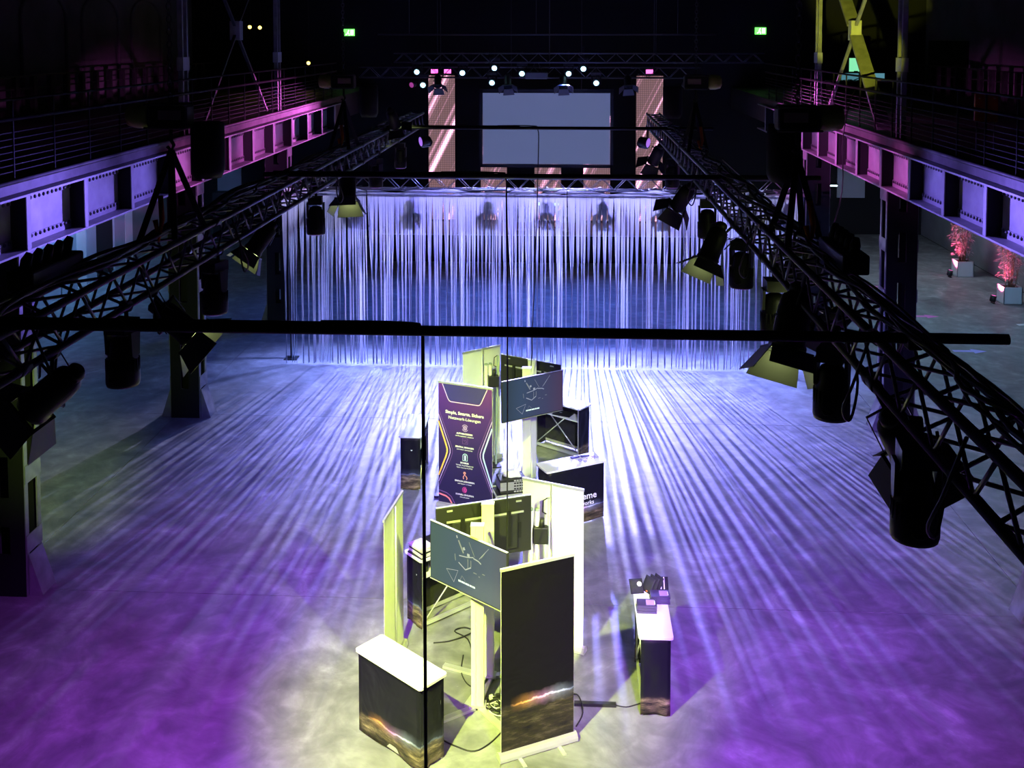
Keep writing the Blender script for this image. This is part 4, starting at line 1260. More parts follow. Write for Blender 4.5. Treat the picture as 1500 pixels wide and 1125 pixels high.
# ------------------------------------------------------------------ roll-up banners
def banner(loc, rz, W, H, label, tilt=0.0, feet=True):
    """front faces local -y; loc is the middle of the foot cassette"""
    t = thing('rollup_banner', label, 'banner', (loc[0], loc[1], 0), rz)
    prof = [(-0.055, 0.012), (0.055, 0.012), (0.055, 0.045), (0.035, 0.085), (0.0, 0.095), (-0.035, 0.085), (-0.055, 0.045)]
    MB().prism(prof, lambda a, b: (-W / 2 - 0.015, a, b), lambda a, b: (W / 2 + 0.015, a, b)).build('cassette', M_ALU, t)
    for s_ in (-1, 1):
        MB().prism(prof, lambda a, b: (s_ * (W / 2 + 0.015), a * 1.06, b * 1.04), lambda a, b: (s_ * (W / 2 + 0.03), a * 1.06, b * 1.04)).build('end_cap', M_BLACKPL if not feet else M_ALU, t)
        MB().span((s_ * W * 0.27 - 0.022, -0.20, 0.0), (s_ * W * 0.27 + 0.022, 0.16, 0.012)).build('foot', M_ALU, t)
    MB().span((-W / 2, 0.0, 0.09), (W / 2, 0.003, H)).build('sheet', M_CLOTHW, t)
    MB().span((-W / 2 - 0.006, -0.012, H - 0.012), (W / 2 + 0.006, 0.014, H + 0.022)).build('top_rail', M_ALU, t)
    MB().tube([(0, 0.03, 0.09), (0, 0.028, H)], 0.011, 8).build('support_pole', M_ALU, t)
    return t


def mid_ang(a, b):
    return ((a[0] + b[0]) / 2, (a[1] + b[1]) / 2), math.atan2(b[1] - a[1], b[0] - a[0])


c, a = mid_ang((-0.735, 11.13), (0.108, 11.555))
b1 = banner(c, a, 0.90, 2.17, 'black roll-up banner with glowing horizon print, its front to the open floor')
MB().span((-0.447, -0.0045, 0.10), (0.447, -0.0005, 2.155)).build('printed_front', make_night_print('banner_night_print', 0.62, 0.45, 0.02, 0.05, ground=(0.05, 0.04, 0.028), sky=(0.0035, 0.003, 0.005)), b1)
c, a = mid_ang((0.235, 13.225), (-0.59, 13.56))
b2 = banner(c, a, 0.86, 2.17, 'white back of a roll-up banner between the twin displays and the lettered counter')
c, a = mid_ang((-2.235, 12.42), (-2.135, 13.27))
b3 = banner(c, a + PI, 0.85, 2.08, 'white back of a roll-up banner seen nearly edge-on behind the empty counter')
c, a = mid_ang((-1.92, 19.0), (-1.27, 19.53))
b5 = banner(c, a + PI, 0.85, 2.17, 'white back of a roll-up banner behind the purple banner')
c, a = mid_ang((-2.195, 17.40), (-1.215, 17.05))
b4 = banner(c, a, 1.0, 2.17, 'purple roll-up banner with white German lettering and icons')
W4 = 1.0
pm = bpy.data.materials.new('purple_print')
nt, N, L, b = nodes_of(pm)
tc = N.new('ShaderNodeTexCoord'); sx = N.new('ShaderNodeSeparateXYZ'); L.new(tc.outputs['Object'], sx.inputs[0])
L.new(ramp(N, L, mnode(N, L, 'MULTIPLY', sx.outputs[2], 1 / 2.17), [(0.05, (0.016, 0.011, 0.066)), (0.5, (0.028, 0.015, 0.105)), (0.75, (0.060, 0.019, 0.180)), (1.0, (0.11, 0.026, 0.26))]), b.inputs['Base Color'])
b.inputs['Roughness'].default_value = 0.5
MB().span((-0.497, -0.0045, 0.10), (0.497, -0.0005, 2.155)).build('printed_front', pm, b4)
YP = -0.0065
INKP = mat('print_lilac_ink', (0.60, 0.42, 0.90), 0.5)
INKO = mat('print_amber_ink', (1.0, 0.52, 0.10), 0.5)
INKC = mat('print_ice_ink', (0.55, 0.75, 0.95), 0.5)
INKM = mat('print_magenta_ink', (0.60, 0.06, 0.32), 0.5)
INKR = mat('print_coral_ink', (0.95, 0.22, 0.32), 0.5)
INKS = mat('print_salmon_ink', (0.85, 0.35, 0.28), 0.5)
INKD = mat('print_dim_violet_ink', (0.22, 0.10, 0.36), 0.5)
INKB = mat('print_deep_blue_ink', (0.045, 0.035, 0.22), 0.5)


def stroke(pts, w, m, parent, name='printed_line', closed=False, y=YP):
    """flat printed line in the banner plane (x, z)"""
    P = [Vector((p[0], p[1])) for p in pts]
    n = len(P)
    vs_, fs = [], []
    for i in range(n):
        if closed:
            d = P[(i + 1) % n] - P[i - 1]
        else:
            d = P[min(i + 1, n - 1)] - P[max(i - 1, 0)]
        d.normalize()
        q = Vector((-d.y, d.x)) * (w / 2)
        vs_ += [(P[i].x + q.x, y, P[i].y + q.y), (P[i].x - q.x, y, P[i].y - q.y)]
    for i in range(n if closed else n - 1):
        a, b_ = 2 * i, 2 * ((i + 1) % n)
        fs.append((a, a + 1, b_ + 1, b_))
    return MB().add(vs_, fs).build(name, m, parent)


def arc(cx, cz, r, a0, a1, n=14):
    return [(cx + r * math.cos(math.radians(a0 + (a1 - a0) * k / n)), cz + r * math.sin(math.radians(a0 + (a1 - a0) * k / n))) for k in range(n + 1)]


MB().add([(-0.41, YP + 0.001, 2.15), (-0.30, YP + 0.001, 1.88), (0.27, YP + 0.001, 1.88), (0.40, YP + 0.001, 2.15)], [(0, 1, 2, 3)]).build('printed_field', INKB, b4)
stroke([(-0.42, 2.15), (-0.32, 1.91), (-0.29, 1.87), (-0.26, 1.86), (0.24, 1.86), (0.27, 1.87), (0.30, 1.91), (0.41, 2.15)], 0.014, INKP, b4)
for dx, w, m in ((0.0, 0.026, INKO), (0.055, 0.012, INKP), (0.10, 0.006, INKD)):
    stroke([(-0.497, 1.50 + dx * 2.2), (-0.36 + dx, 1.12), (-0.335 + dx, 1.04), (-0.335 + dx, 0.98), (-0.36 + dx, 0.90), (-0.497, 0.56 - dx * 2.0)], w, m, b4)
for dx, w, m in ((0.0, 0.026, INKC), (0.055, 0.012, INKP), (0.10, 0.006, INKD)):
    stroke([(0.497, 1.50 + dx * 2.2), (0.36 - dx, 1.12), (0.335 - dx, 1.04), (0.335 - dx, 0.98), (0.36 - dx, 0.90), (0.497, 0.50 - dx * 1.6)], w, m, b4)
stroke([(-0.497, 0.24), (-0.36, 0.215), (-0.30, 0.18), (-0.26, 0.12), (-0.25, 0.105)], 0.026, INKR, b4)
stroke([(-0.497, 0.30), (-0.34, 0.27), (-0.26, 0.22), (-0.20, 0.12), (-0.195, 0.105)], 0.012, INKD, b4)
lettering('Simple, Smarte, Sichere', 0.075, M_INK, b4, (-0.01, YP, 1.655), bold=0.0016)
lettering('Netzwerk-Lösungen', 0.073, M_INK, b4, (-0.01, YP, 1.565))
# five icons with captions
stroke(arc(0, 1.44, 0.055, 25, 155), 0.007, INKP, b4, 'printed_icon'); stroke(arc(0, 1.44, 0.055, 205, 335), 0.007, INKP, b4, 'printed_icon')
stroke(arc(0, 1.44, 0.030, 0, 360, 18), 0.010, INKP, b4, 'printed_icon'); stroke(arc(0, 1.44, 0.010, 0, 360, 10), 0.008, INKP, b4, 'printed_icon')
lettering('AUTOMATISIEREN', 0.036, M_INK, b4, (-0.01, YP, 1.325), bold=0.0012)
lettering('und Komplexität reduzieren', 0.030, M_INK, b4, (-0.01, YP, 1.285))
stroke([(-0.048, 1.17), (0.048, 1.17), (0.048, 1.265), (-0.048, 1.265)], 0.006, INKD, b4, 'printed_icon', True)
stroke([(-0.03, 1.24), (-0.01, 1.215), (0.012, 1.24), (0.03, 1.20), (0.005, 1.19)], 0.006, INKD, b4, 'printed_icon')
lettering('ZENTRAL MANAGEN', 0.036, M_INK, b4, (-0.01, YP, 1.095), bold=0.0012)
lettering('und einfach überwachen', 0.030, M_INK, b4, (-0.01, YP, 1.055))
stroke(arc(0, 0.955, 0.042, 0, 180) + [(-0.042, 0.88), (0.042, 0.88), (0.042, 0.955)], 0.010, INKC, b4, 'printed_icon')
stroke([(0, 0.975), (0, 0.89)], 0.030, INKC, b4, 'printed_icon')
lettering('SICHERER', 0.036, M_INK, b4, (-0.01, YP, 0.825), bold=0.0012)
lettering('Weniger Angriffsfläche mit', 0.030, M_INK, b4, (-0.01, YP, 0.785))
lettering('Fabric Security & ZTNA', 0.030, M_INK, b4, (-0.01, YP, 0.745))
stroke(arc(-0.01, 0.665, 0.016, 0, 360), 0.018, INKS, b4, 'printed_icon'); stroke([(-0.03, 0.56), (-0.035, 0.60), (-0.01, 0.635), (0.02, 0.61), (0.035, 0.585), (0.025, 0.555)], 0.016, INKS, b4, 'printed_icon')
lettering('EINFACH LIZENSIEREN', 0.036, M_INK, b4, (-0.01, YP, 0.505), bold=0.0012)
lettering('und Support erhalten', 0.030, M_INK, b4, (-0.01, YP, 0.465))
stroke(arc(-0.005, 0.375, 0.046, 60, 300), 0.010, INKM, b4, 'printed_icon'); stroke(arc(0.0, 0.375, 0.022, 0, 360), 0.026, INKM, b4, 'printed_icon')
lettering('SCHNELL SKALIEREN', 0.036, M_INK, b4, (-0.01, YP, 0.275), bold=0.0012)
lettering('Zukunftssicher', 0.030, M_INK, b4, (-0.01, YP, 0.235))


# ------------------------------------------------------------------ displays on poles
def display_stand(p_left, p_right, pole, label, hue, top=2.2, screen_to=-1, art=0, feet=(35, 145, 270)):
    """p_left/p_right: ends of the panel seen from its front; the pole stands behind"""
    (cx, cy), ang = mid_ang(p_left, p_right)
    t = thing('display_stand', label, 'display', (pole[0], pole[1], 0), 0)
    # pole: extruded aluminium profile with grooves
    px = MB()
    prof = [(-0.075, -0.045), (-0.02, -0.045), (-0.02, -0.035), (0.02, -0.035), (0.02, -0.045), (0.075, -0.045), (0.075, 0.045), (0.02, 0.045), (0.02, 0.035), (-0.02, 0.035), (-0.02, 0.045), (-0.075, 0.045)]
    px.prism(prof, lambda a, b: (a, b, 0.03), lambda a, b: (a, b, 2.24))
    px.build('pole', M_CREAM, t)
    MB().span((-0.08, -0.05, 2.24), (0.08, 0.05, 2.255)).build('pole_cap', M_CREAM, t)
    for k in feet:
        d = Vector((math.cos(math.radians(k)), math.sin(math.radians(k)), 0))
        MB().bar(d * 0.05 + Vector((0, 0, 0.022)), d * 0.62 + Vector((0, 0, 0.022)), 0.075, 0.035).build('foot', M_ALU, t)
    MB().span((-0.10, -0.07, 0.035), (0.10, 0.07, 0.06)).build('foot_plate', M_ALU, t)
    # television: empty frame part carrying body, bezel, screen
    tv = MB().box((0, 0.022, 0), (1.24, 0.036, 0.71)).build('television', M_BLACKPL, t, 0.006)
    tv.location = (cx - pole[0], cy - pole[1], top - 0.355)
    tv.rotation_euler = (0, 0, ang)
    MB().box((0, 0.062, -0.05), (0.86, 0.05, 0.46)).build('rear_hump', M_BLACKPL, tv, 0.02)
    MB().box((0, 0.088, 0.19), (1.0, 0.012, 0.022)).build('rear_ledge', M_ALU, tv)
    for s_ in (-1, 1):
        MB().box((s_ * 0.45, 0.046, 0.31), (0.07, 0.012, 0.018)).build('rear_bracket', M_ALU, tv)
        MB().box((s_ * 0.30, 0.105, 0.0), (0.05, 0.03, 0.44)).build('mount_rail', M_BLACK, tv)
        MB().box((s_ * 0.45, 0.046, -0.06), (0.06, 0.02, 0.20)).build('port_panel', M_BLACK, tv)
    MB().box((0, 0.0035, 0), (1.212, 0.003, 0.682)).build('screen', hue, tv)
    MB().box((0, 0.012, 0.357), (1.24, 0.03, 0.006)).build('silver_trim', M_ALU, tv)
    MB().box((0, 0.012, -0.357), (1.24, 0.03, 0.006)).build('silver_trim', M_ALU, tv)
    # mount arm between the panel and the pole
    pv = Vector((0, 0, top - 0.355)) ; cv = Vector((cx - pole[0], cy - pole[1], top - 0.355))
    n_ = Vector((-math.sin(ang), math.cos(ang), 0))
    MB().bar(cv + n_ * 0.10, pv, 0.10, 0.14).build('mount_arm', M_CREAM, t)
    if art:
        y = 0.0005
        GL = mat('screen_line_glow', (0.1, 0.1, 0.1), 0.4, emit=(0.24, 0.27, 0.46), estr=0.8)
        GB = mat('screen_text_glow', (0.1, 0.1, 0.1), 0.4, emit=(0.75, 1.0, 0.95), estr=1.0)
        GD = mat('screen_faint_glow', (0.1, 0.1, 0.1), 0.4, emit=(0.11, 0.13, 0.24), estr=0.8)
        s = lambda pts, w, m, cl=False: stroke(pts, w, m, tv, 'screen_graphic', cl, y)
        s([(-0.34, -0.15), (-0.15, -0.11), (-0.22, -0.27)], 0.010, GL, True)
        s([(-0.12, -0.22), (-0.085, -0.15), (-0.03, -0.20)], 0.006, GD)
        s([(-0.14, -0.005), (-0.03, -0.06), (0.06, -0.005)], 0.014, GL)
        s([(-0.13, 0.08), (0.0, 0.10), (0.10, 0.13)], 0.012, GL)
        s([(-0.20, 0.08), (-0.19, 0.0)], 0.008, GD); s([(0.01, 0.08), (0.01, -0.03)], 0.008, GD); s([(0.06, 0.08), (0.06, 0.0)], 0.008, GD)
        s([(0.10, 0.12), (0.18, 0.11), (0.22, 0.09)], 0.014, GL)
        s([(0.19, 0.14), (0.34, 0.31)], 0.006, GL); s([(0.22, 0.16), (0.33, 0.30)], 0.004, GD); s([(0.12, 0.14), (0.03, 0.29)], 0.006, GD)
        s([(-0.06, 0.13), (-0.14, 0.26)], 0.020, GD)
        s([(-0.06, 0.20), (-0.045, 0.17)], 0.035, GL); s([(0.0, 0.13), (0.04, 0.13)], 0.035, GL); s([(-0.17, 0.31), (-0.16, 0.28)], 0.018, GL)
        s([(0.10, -0.05), (0.15, -0.05)], 0.008, GD); s([(0.24, -0.02), (0.28, -0.02)], 0.008, GD); s([(0.18, -0.07), (0.20, -0.07)], 0.008, GD)
        for q0, q1 in ((-0.145, -0.10), (-0.095, -0.04), (-0.034, 0.03), (0.036, 0.075), (0.08, 0.125)):
            s([(q0, -0.225), (q1, -0.225)], 0.022, GB)
    return t


HUE1 = make_tv_screen('tv_picture_teal', [(0.0, (0.060, 0.115, 0.105)), (0.35, (0.055, 0.100, 0.140)), (0.8, (0.080, 0.110, 0.155)), (1.0, (0.09, 0.09, 0.13))])
HUE2 = make_tv_screen('tv_picture_slate', [(0.0, (0.018, 0.036, 0.060)), (0.3, (0.030, 0.058, 0.125)), (0.7, (0.042, 0.048, 0.115)), (1.0, (0.065, 0.038, 0.085))])
HUE3 = make_tv_screen('tv_picture_dark', [(0.0, (0.03, 0.04, 0.06)), (1.0, (0.05, 0.05, 0.07))])
display_stand((-1.65, 12.25), (-0.66, 11.47), (-1.05, 12.05), 'flat display on a pale pole, lit picture towards the empty counter', HUE1, art=1, feet=(-145, -50, 80))
display_stand((-0.44, 13.03), (-1.635, 12.56), (-0.97, 12.63), 'flat display on a pale pole showing its dark back, beside the black banner', HUE3, feet=(20, 160, 250))
display_stand((-1.10, 17.33), (-0.055, 18.04), (-0.70, 17.98), 'flat display on a pale pole with lit slate picture beside the open-backed counter', HUE2, art=1, feet=(-130, -30, 90))
display_stand((-0.085, 18.33), (-1.21, 18.92), (-0.62, 18.44), 'flat display on a pale pole showing its dark back towards the white banner back', HUE3, feet=(30, 150, 270))


# accessory racks: pair of pale tubes with a handled plank and black holder
def rack(x, y, rz, label):
    t = thing('accessory_rack', label, 'rack', (x, y, 0), rz)
    MB().span((-0.16, -0.12, 0), (0.22, 0.12, 0.02)).build('base', M_BLACK, t)
    for dx in (-0.04, 0.04):
        MB().tube([(dx, 0, 0.02), (dx, 0, 1.93)], 0.033, 12).build('tube', M_CREAM, t)
        MB().lathe([(0.035, 0), (0.03, 0.025)], 12, Matrix.Translation((dx, 0, 1.93))).build('tube_cap', mat('grey_green_cap', (0.30, 0.36, 0.28), 0.5), t)
    MB().bar((0.15, 0.03, 0.02), (0.19, 0.03, 2.08), 0.05, 0.03, (1, 0, 0)).build('plank', mat('grey_green_plank', (0.38, 0.46, 0.40), 0.5), t)
    MB().tube([(0.175, 0.03, 2.08), (0.12, 0.02, 2.05), (0.11, 0.02, 1.90), (0.16, 0.03, 1.87)], 0.008, 8).build('handle', M_BLACK, t)
    MB().box((0.09, -0.02, 1.62), (0.20, 0.10, 0.22)).build('holder', M_BLACKPL, t, 0.015)
    MB().tube([(0.10, -0.03, 1.72), (0.11, -0.03, 1.84)], [0.04, 0.03], 10).build('bottle', M_BLACKPL, t)
    return t


rack(-0.42, 13.16, 0.0, 'pale tubes and handled plank before the white banner by the twin displays')
rack(-1.46, 19.12, 0.3, 'pale tubes and handled plank before the white banner behind the purple one')

# flight case with rack switches and wrapped bundle
t = thing('flight_case', 'black flight case with aluminium edges between the purple banner and the displays', 'case', (-0.93, 17.16, 0), 0.30)
MB().span((-0.30, -0.20, 0.05), (0.30, 0.20, 0.42)).build('case_body', M_BLACKPL, t)
for sx in (-1, 1):
    for sy in (-1, 1):
        MB().box((sx * 0.30, sy * 0.20, 0.235), (0.024, 0.024, 0.38)).build('edge_profile', M_ALU, t)
        MB().tube([(sx * 0.24, sy * 0.14, 0.0), (sx * 0.24, sy * 0.14, 0.05)], 0.03, 10).build('foot', M_BLACKPL, t)
for a, b_, z in ((0.0, 0.20, 0.425), (0.0, -0.20, 0.425)):
    MB().box((a, b_, z), (0.60, 0.024, 0.024)).build('edge_profile', M_ALU, t)
for a in (-0.30, 0.30):
    MB().box((a, 0, 0.425), (0.024, 0.40, 0.024)).build('edge_profile', M_ALU, t)
ST = t
for k in range(5):
    t = thing('network_switch', 'black and silver rack switch in the stack on the flight case', 'switch', (-0.93, 17.16, 0.438 + k * 0.046), 0.30, 'rack switches stacked on the flight case')
    MB().box((0, 0, 0.022), (0.44, 0.30, 0.043)).build('chassis', M_SILVER if k in (1, 2, 3) else M_BLACKPL, t)
    MB().box((0, -0.152, 0.022), (0.44, 0.004, 0.038)).build('front_panel', M_SILVER if k in (1, 2, 3) else M_BLACKPL, t)
    for q in range(4):
        MB().box((0.03 + q * 0.045, -0.156, 0.022), (0.034, 0.006, 0.022)).build('port', M_BLACKPL if k in (1, 2, 3) else M_ALU, t)
m = MB()
bm = bmesh.new(); bmesh.ops.create_icosphere(bm, subdivisions=3, radius=1)
rnd = random.Random(4)
for v in bm.verts:
    n_ = v.co.normalized()
    k = 1 + 0.18 * math.sin(5 * n_.x + 3 * n_.y) + 0.10 * math.sin(9 * n_.y + 4 * n_.z) + rnd.uniform(-0.03, 0.03)
    v.co = Vector((n_.x * 0.15 * k, n_.y * 0.11 * k, max(-0.02, n_.z * 0.075 * k)))
me = bpy.data.meshes.new('bundle'); bm.to_mesh(me); bm.free(); me.materials.append(M_WRAP)
for p_ in me.polygons: p_.use_smooth = True
o = place('plastic_bundle', me, None, (-0.90, 17.17, 0.69)); tag(o, 'crumpled white plastic bundle on top of the rack switches', 'bag')

# ------------------------------------------------------------------ things on the floor of the stand
cable('floor_cable', [(-1.60, 11.82, 0.008), (-1.45, 11.50, 0.008), (-1.20, 11.33, 0.008), (-1.02, 11.28, 0.008), (-0.86, 11.42, 0.008), (-0.74, 11.62, 0.008)], 0.009, 'black cable curving on the floor from the empty counter to the black banner')
cable('floor_cable', [(-1.33, 13.1, 0.008), (-1.32, 12.75, 0.008), (-1.22, 12.5, 0.008), (-1.08, 12.40, 0.008)], 0.008, 'short black cable on the floor behind the lit display pole')
cable('floor_cable', [(0.12, 11.75, 0.02), (0.20, 12.0, 0.02), (0.16, 12.25, 0.05), (0.08, 12.35, 0.02), (-0.1, 12.3, 0.01)], 0.009, 'black cable loop beside the edge of the black banner')
o = MB().bar((0.10, 12.17, 0.02), (0.60, 12.17, 0.02), 0.06, 0.035).build('cable_cover', M_BLACKPL); tag(o, 'flat black bar lying on the floor between black banner and narrow counter', 'bar')
cable('floor_cable', [(0.60, 12.17, 0.012), (0.72, 12.15, 0.010), (0.84, 12.20, 0.010), (0.95, 12.26, 0.010)], 0.007, 'thin black cable from the flat bar to the narrow counter')
t = thing('power_strip', 'black power strip lying at the foot of the display poles', 'power strip', (-0.78, 12.22, 0), 0.4)
MB().box((0, 0, 0.02), (0.40, 0.06, 0.04)).build('housing', M_BLACKPL, t, 0.006)
for k in range(4):
    MB().box((-0.13 + k * 0.085, 0, 0.06), (0.045, 0.04, 0.05)).build('plug', M_BLACKPL if k % 2 else M_WHITE, t, 0.004)
rnd = random.Random(9)
for k in range(9):
    pts = []
    cx, cy = -0.80 + rnd.uniform(-0.06, 0.06), 12.12 + rnd.uniform(-0.12, 0.08)
    r0 = rnd.uniform(0.07, 0.15)
    for q in range(9):
        a = q * 0.9 + rnd.random()
        pts.append((cx + r0 * math.cos(a) * rnd.uniform(0.6, 1.1), cy + r0 * math.sin(a) * rnd.uniform(0.6, 1.1), 0.012 + 0.012 * k * rnd.uniform(0.4, 1.0)))
    cable('tangled_cable', pts, 0.007, 'cable in the tangle at the foot of the display poles', m=M_CABLE if k % 3 else M_WHITE, group='tangled cables at the display poles')
o = cable('floor_cable', [(-1.75, 13.35, 0.01), (-1.55, 13.40, 0.01), (-1.35, 13.5, 0.03), (-1.25, 13.62, 0.03), (-1.38, 13.72, 0.02), (-1.5, 13.62, 0.02), (-1.3, 13.45, 0.012), (-1.18, 13.0, 0.01), (-1.1, 12.8, 0.01)], 0.009, 'black cable coil on the floor under the brochure counter')
o = MB().box((-2.05, 17.75, 0.02), (0.5, 0.05, 0.03)).build('cable_cover', M_BLACKPL); tag(o, 'short black bar on the floor between purple banner and empty counter', 'bar')

# ------------------------------------------------------------------ aisles: planters, floor lamps, arrows
def planter(x, y, label, seed, rz=0.0, dense=1.0):
    t = thing('potted_bamboo', label, 'plant', (x, y, 0), rz)
    m = MB()
    w = 0.27
    for s_ in (-1, 1):
        m.span((s_ * w, -w, 0), (s_ * (w - 0.02), w, 0.52))
        m.span((-w, s_ * w, 0), (w, s_ * (w - 0.02), 0.52))
    m.span((-w, -w, 0), (w, w, 0.02))
    m.build('box_pot', M_WHITE, t)
    MB().span((-w + 0.02, -w + 0.02, 0.02), (w - 0.02, w - 0.02, 0.47)).build('soil', mat('soil', (0.03, 0.022, 0.015), 0.95, 0, 0.3, 20), t)
    rnd = random.Random(seed)
    stems, leaves = MB(), MB()
    for k in range(int(16 * dense)):
        a, r = rnd.uniform(0, 6.28), rnd.uniform(0.02, 0.17)
        p0 = Vector((r * math.cos(a), r * math.sin(a), 0.46))
        h = rnd.uniform(1.3, 2.1)
        lean = Vector((math.cos(a), math.sin(a), 0)) * rnd.uniform(0.1, 0.36)
        pts = [p0 + lean * (q / 5) ** 1.6 + Vector((0, 0, h * q / 5)) for q in range(6)]
        stems.tube(pts, [0.011 * (1 - 0.12 * q) for q in range(6)], 5)
        for q in range(int(46 * dense)):
            f = rnd.uniform(0.18, 1.0)
            i = min(4, int(f * 5)); c = pts[i].lerp(pts[i + 1], f * 5 - i)
            d = Vector((rnd.uniform(-1, 1), rnd.uniform(-1, 1), rnd.uniform(-0.7, 0.35))).normalized()
            c = c + d * rnd.uniform(0.0, 0.14)
            sd = d.cross(Vector((0, 0, 1))).normalized() * rnd.uniform(0.010, 0.020)
            l_ = rnd.uniform(0.10, 0.22)
            leaves.add([c, c + d * l_ * 0.4 + sd, c + d * l_ + Vector((0, 0, -0.02)), c + d * l_ * 0.4 - sd], [(0, 1, 2, 3)])
    stems.build('canes', mat('bamboo_cane', (0.22, 0.20, 0.10), 0.5), t)['kind'] = 'stuff'
    leaves.build('leaves', mat('bamboo_leaf', (0.36, 0.36, 0.34), 0.5, 0, 0.3, 4), t)['kind'] = 'stuff'
    return t


planter(13.25, 35.65, 'bamboo in a white box pot, red lit all over by a floor lamp', 1)
planter(13.32, 32.05, 'bamboo in a white box pot, half red and half blue-grey lit', 2)
for x, y, lab, tgt in ((12.75, 35.4, 'small black floor lamp beside the all-red bamboo', (13.2, 35.65, 1.6)), (12.80, 31.95, 'small black floor lamp beside the half-red bamboo', (13.15, 32.15, 1.6))):
    t = thing('floor_uplight', lab, 'lamp', (x, y, 0))
    M = Matrix.Translation((0, 0, 0.14)) @ frame_to((0.25, 0.1, 0.95))
    MB().lathe([(0.07, -0.10), (0.09, -0.07), (0.09, 0.09)], 14, M).build('can', M_BLACKPL, t)
    MB().lathe([(0.08, 0.085), (0.05, 0.095)], 14, M).build('lens', M_LENSP, t)
    for s_ in (-1, 1):
        MB().bar((0.0, s_ * 0.10, 0.0), (0.0, s_ * 0.10, 0.18), 0.02, 0.006).build('bracket', M_BLACK, t)
    MB().bar((0.0, -0.12, 0.008), (0.0, 0.12, 0.008), 0.06, 0.012).build('foot', M_BLACK, t)
    a = (Vector(tgt) - Vector((x, y, 0.2))).normalized()
    spot(Vector((x, y, 0.14)) + a * 0.12, tgt, RED, 520, 110, 0.8, 0.05)


def arrow(x, y, rz, s, m, label):
    poly = [(-0.36, -0.07), (0.06, -0.07), (0.06, -0.17), (0.38, 0.0), (0.06, 0.17), (0.06, 0.07), (-0.36, 0.07)]
    o = MB().prism([(a * s, b_ * s) for a, b_ in poly], lambda a, b_: (a, b_, 0.001), lambda a, b_: (a, b_, 0.003)).build('floor_arrow', m)
    o.location = (x, y, 0); o.rotation_euler = (0, 0, rz)
    return tag(o, label, 'arrow')


M_PINKV = mat('pink_vinyl', (0.85, 0.16, 0.55), 0.5)
M_LILV = mat('lilac_vinyl', (0.42, 0.36, 0.80), 0.5)
arrow(10.2, 30.3, 0.0, 1.15, M_PINKV, 'pink arrow sticker on the floor of the bamboo aisle')
arrow(10.25, 26.95, 0.0, 1.15, M_LILV, 'lilac arrow sticker on the floor of the bamboo aisle')
arrow(9.6, 33.9, 0.0, 1.15, M_PINKV, 'pink arrow sticker behind the column in the bamboo aisle')
arrow(12.9, 29.6, 0.2, 1.1, M_WHITE, 'white arrow sticker on the floor near the half-red bamboo')

# work lamps under the galleries
for x, y, col, w, lab in ((-14.2, 30.8, SKYBLUE, 480, 'blue tube lamp under the gallery beside the pale doors'), (-14.2, 36.5, SKYBLUE, 60, 'blue tube lamp under the gallery beside the dark doorway'), (11.2, 28.0, (0.30, 0.65, 1.0), 130, 'blue tube lamp under the gallery beside the bamboo aisle'), (11.2, 35.0, (0.6, 0.8, 1.0), 130, 'pale tube lamp under the gallery above the all-red bamboo')):
    t = thing('tube_lamp', lab, 'lamp', (x, y, 5.05))
    MB().box((0, 0, 0.03), (0.12, 1.2, 0.05)).build('housing', M_BLACKPL, t, 0.008)
    MB().tube([(0, -0.55, -0.02), (0, 0.55, -0.02)], 0.02, 8).build('tube', mat('tube_glow_%d' % int(x), (0.7, 0.8, 1), 0.4, emit=col, estr=6), t)
    ld = bpy.data.lights.new('tube_light', 'AREA'); ld.shape = 'RECTANGLE'; ld.size, ld.size_y = 0.1, 1.1; ld.energy, ld.color = w, col
    lo = bpy.data.objects.new('tube_light', ld); COL.objects.link(lo); lo.location = (x, y, 5.0); lo.rotation_euler = (0, math.radians(62), 0) if x < 0 else (0, 0, 0)
t = thing('tube_lamp', 'short white tube lamp on the end wall beside the grey door panel', 'lamp', (10.6, 42.8, 2.0))
MB().box((0, 0.05, 0), (0.62, 0.06, 0.08)).build('housing', M_BLACKPL, t)
MB().tube([(-0.28, 0, 0), (0.28, 0, 0)], 0.03, 8).build('tube', mat('tube_white', (1, 1, 1), 0.4, emit=(0.75, 0.95, 1), estr=3), t)


def exit_sign(x, y, z, label):
    t = thing('exit_sign', label, 'sign', (x, y, z))
    MB().box((0, 0.03, 0), (0.44, 0.05, 0.28)).build('housing', M_GREEN, t)
    w = mat('exit_white', (0.8, 1, 0.8), 0.4, emit=(0.75, 1.0, 0.7), estr=3.0)
    MB().box((0.12, 0.0, 0.0), (0.12, 0.01, 0.20)).build('door_pictogram', w, t)
    m = MB(); m.box((-0.05, 0, 0.0), (0.05, 0.01, 0.10), M=Matrix.Rotation(0.3, 4, 'Y')); m.box((-0.02, 0, 0.08), (0.04, 0.01, 0.04)); m.box((-0.10, 0, -0.07), (0.10, 0.01, 0.03), M=Matrix.Rotation(-0.5, 4, 'Y')); m.box((0.0, 0, -0.08), (0.03, 0.01, 0.09))
    m.build('runner_pictogram', w, t)
    return t


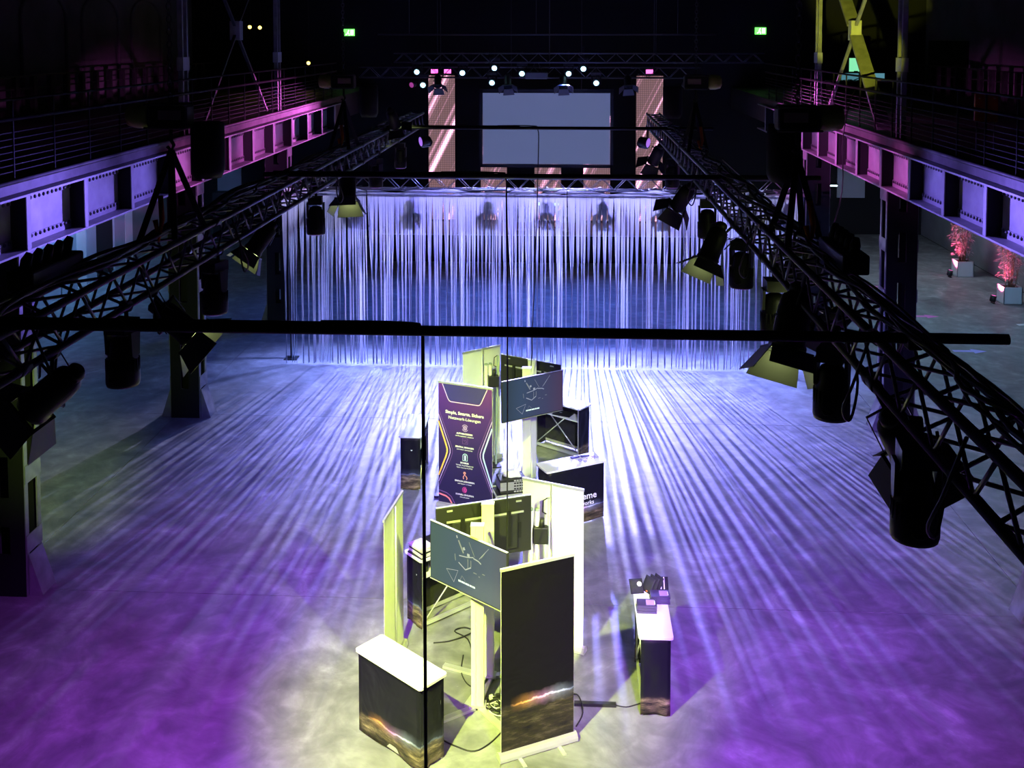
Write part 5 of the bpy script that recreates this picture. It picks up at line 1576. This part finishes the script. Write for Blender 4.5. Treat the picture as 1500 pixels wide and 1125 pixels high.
exit_sign(-9.0, 42.945, 8.18, 'green exit sign high on the end wall, on the pale-door side')
exit_sign(7.75, 42.945, 8.24, 'green exit sign high on the end wall, on the bamboo side')
exit_sign(-13.9, 42.945, 2.35, 'green exit sign low on the end wall under the gallery')
for x, y, z, lab in ((-12.75, 40.5, 8.40, 'small warm yellow lamp high above the gallery, first of three'), (-12.4, 40.5, 8.38, 'small warm yellow lamp high above the gallery, second of three'), (-12.0, 40.5, 8.36, 'small warm yellow lamp high above the gallery, third of three'), (-10.1, 40.5, 6.98, 'warm yellow lamp just above the gallery railing')):
    t = thing('wall_lamp', lab, 'lamp', (x, y, z))
    MB().lathe([(0.05, -0.1), (0.07, -0.06), (0.08, 0.0)], 12, frame_to((0.1, -1, -0.2))).build('shade', M_BLACKPL, t)
    MB().lathe([(0.07, 0.0), (0.05, 0.03)], 12, frame_to((0.1, -1, -0.2))).build('bulb', M_GAFF, t)
    MB().tube([(0, 0.05, 0), (0, 0.05, 4.5 if z > 8 else 5.9)], 0.008, 5).build('stem', M_BLACK, t)

# control desk on the gallery over the bamboo aisle
t = thing('control_desk', 'black control desk on the gallery over the bamboo aisle', 'desk', (8.6, 31.6, 5.95))
MB().span((-0.9, -0.35, 0.72), (1.3, 0.35, 0.76)).build('desktop', M_BLACKPL, t)
for x in (-0.85, 1.25):
    MB().span((x - 0.03, -0.33, 0), (x + 0.03, 0.33, 0.72)).build('leg', M_BLACK, t)
for k in range(7):
    MB().span((-0.75 + k * 0.2, -0.34, 0.76), (-0.66 + k * 0.2, -0.28, 0.79)).build('fader_block', mat('lime_faders', (0.6, 0.6, 0.15), 0.4), t)
for x, w, h, z, col, st_, lab in ((-0.05, 0.40, 0.40, 1.02, (0.25, 0.85, 0.45), 1.0, 'laptop with bright green-white screen on the control desk'), (-0.30, 0.50, 0.20, 0.78, (0.07, 0.22, 0.28), 0.9, 'wide teal monitor on the control desk under the laptop'), (0.45, 0.50, 0.20, 0.78, (0.10, 0.28, 0.36), 0.9, 'wide pale blue monitor on the control desk by the yellow-lit brace')):
    t = thing('monitor', lab, 'monitor', (8.6 + x, 31.75 if h > 0.3 else 31.45, 5.95 + z))
    MB().box((0, 0.02, h / 2), (w + 0.03, 0.02, h + 0.03)).build('case', M_BLACKPL, t)
    MB().box((0, 0.006, h / 2), (w, 0.006, h)).build('screen', mat('desk_screen_%d' % int(100 * x), (0.02, 0.02, 0.02), 0.3, emit=col, estr=st_), t)
    MB().span((-0.06, 0.0, 0.76 - z), (0.06, 0.05, 0.02)).build('stand', M_BLACKPL, t)
t = thing('notice_panel', 'orange-red panel hung behind the gallery railing over the bamboo aisle', 'panel', (7.3, 18.75, 6.55))
MB().box((0, 0, 0.22), (0.40, 0.05, 0.50)).build('panel', mat('orange_red_paint', (0.55, 0.10, 0.03), 0.5, 0, 0.15, 5), t, 0.01)
for s_ in (-1, 1):
    MB().tube([(s_ * 0.13, -0.03, 0.38), (s_ * 0.13, -0.045, 0.38)], 0.012, 8).build('screw', M_ALU, t)
    MB().tube([(s_ * 0.15, 0.0, -0.58), (s_ * 0.15, 0.0, -0.02)], 0.012, 6).build('leg', M_DSTEEL, t)
cable('gallery_cable', [(8.3, 31.0, 6.75), (7.6, 27.5, 6.95), (6.4, 24.0, 6.7), (5.9, 22.8, 5.9), (5.3, 20.5, 5.0), (4.4, 18.0, 4.55), (3.4, 15.0, 5.2), (1.9, 13.0, 6.5)], 0.012, 'grey cable slung from the control desk over the girder to the truss', m=M_RAIL)
# spare loudspeaker under the gallery
t = thing('loudspeaker', 'black loudspeaker hung under the gallery below the low exit sign', 'loudspeaker', (-13.4, 40.5, 0))
MB().span((-0.5, -0.3, 0.0), (0.55, 0.3, 1.9)).build('cabinet', M_BLACKPL, t)
MB().span((-0.45, -0.315, 0.05), (0.50, -0.30, 1.85)).build('grille', M_FABRIC, t)
bpy.context.view_layer.update()
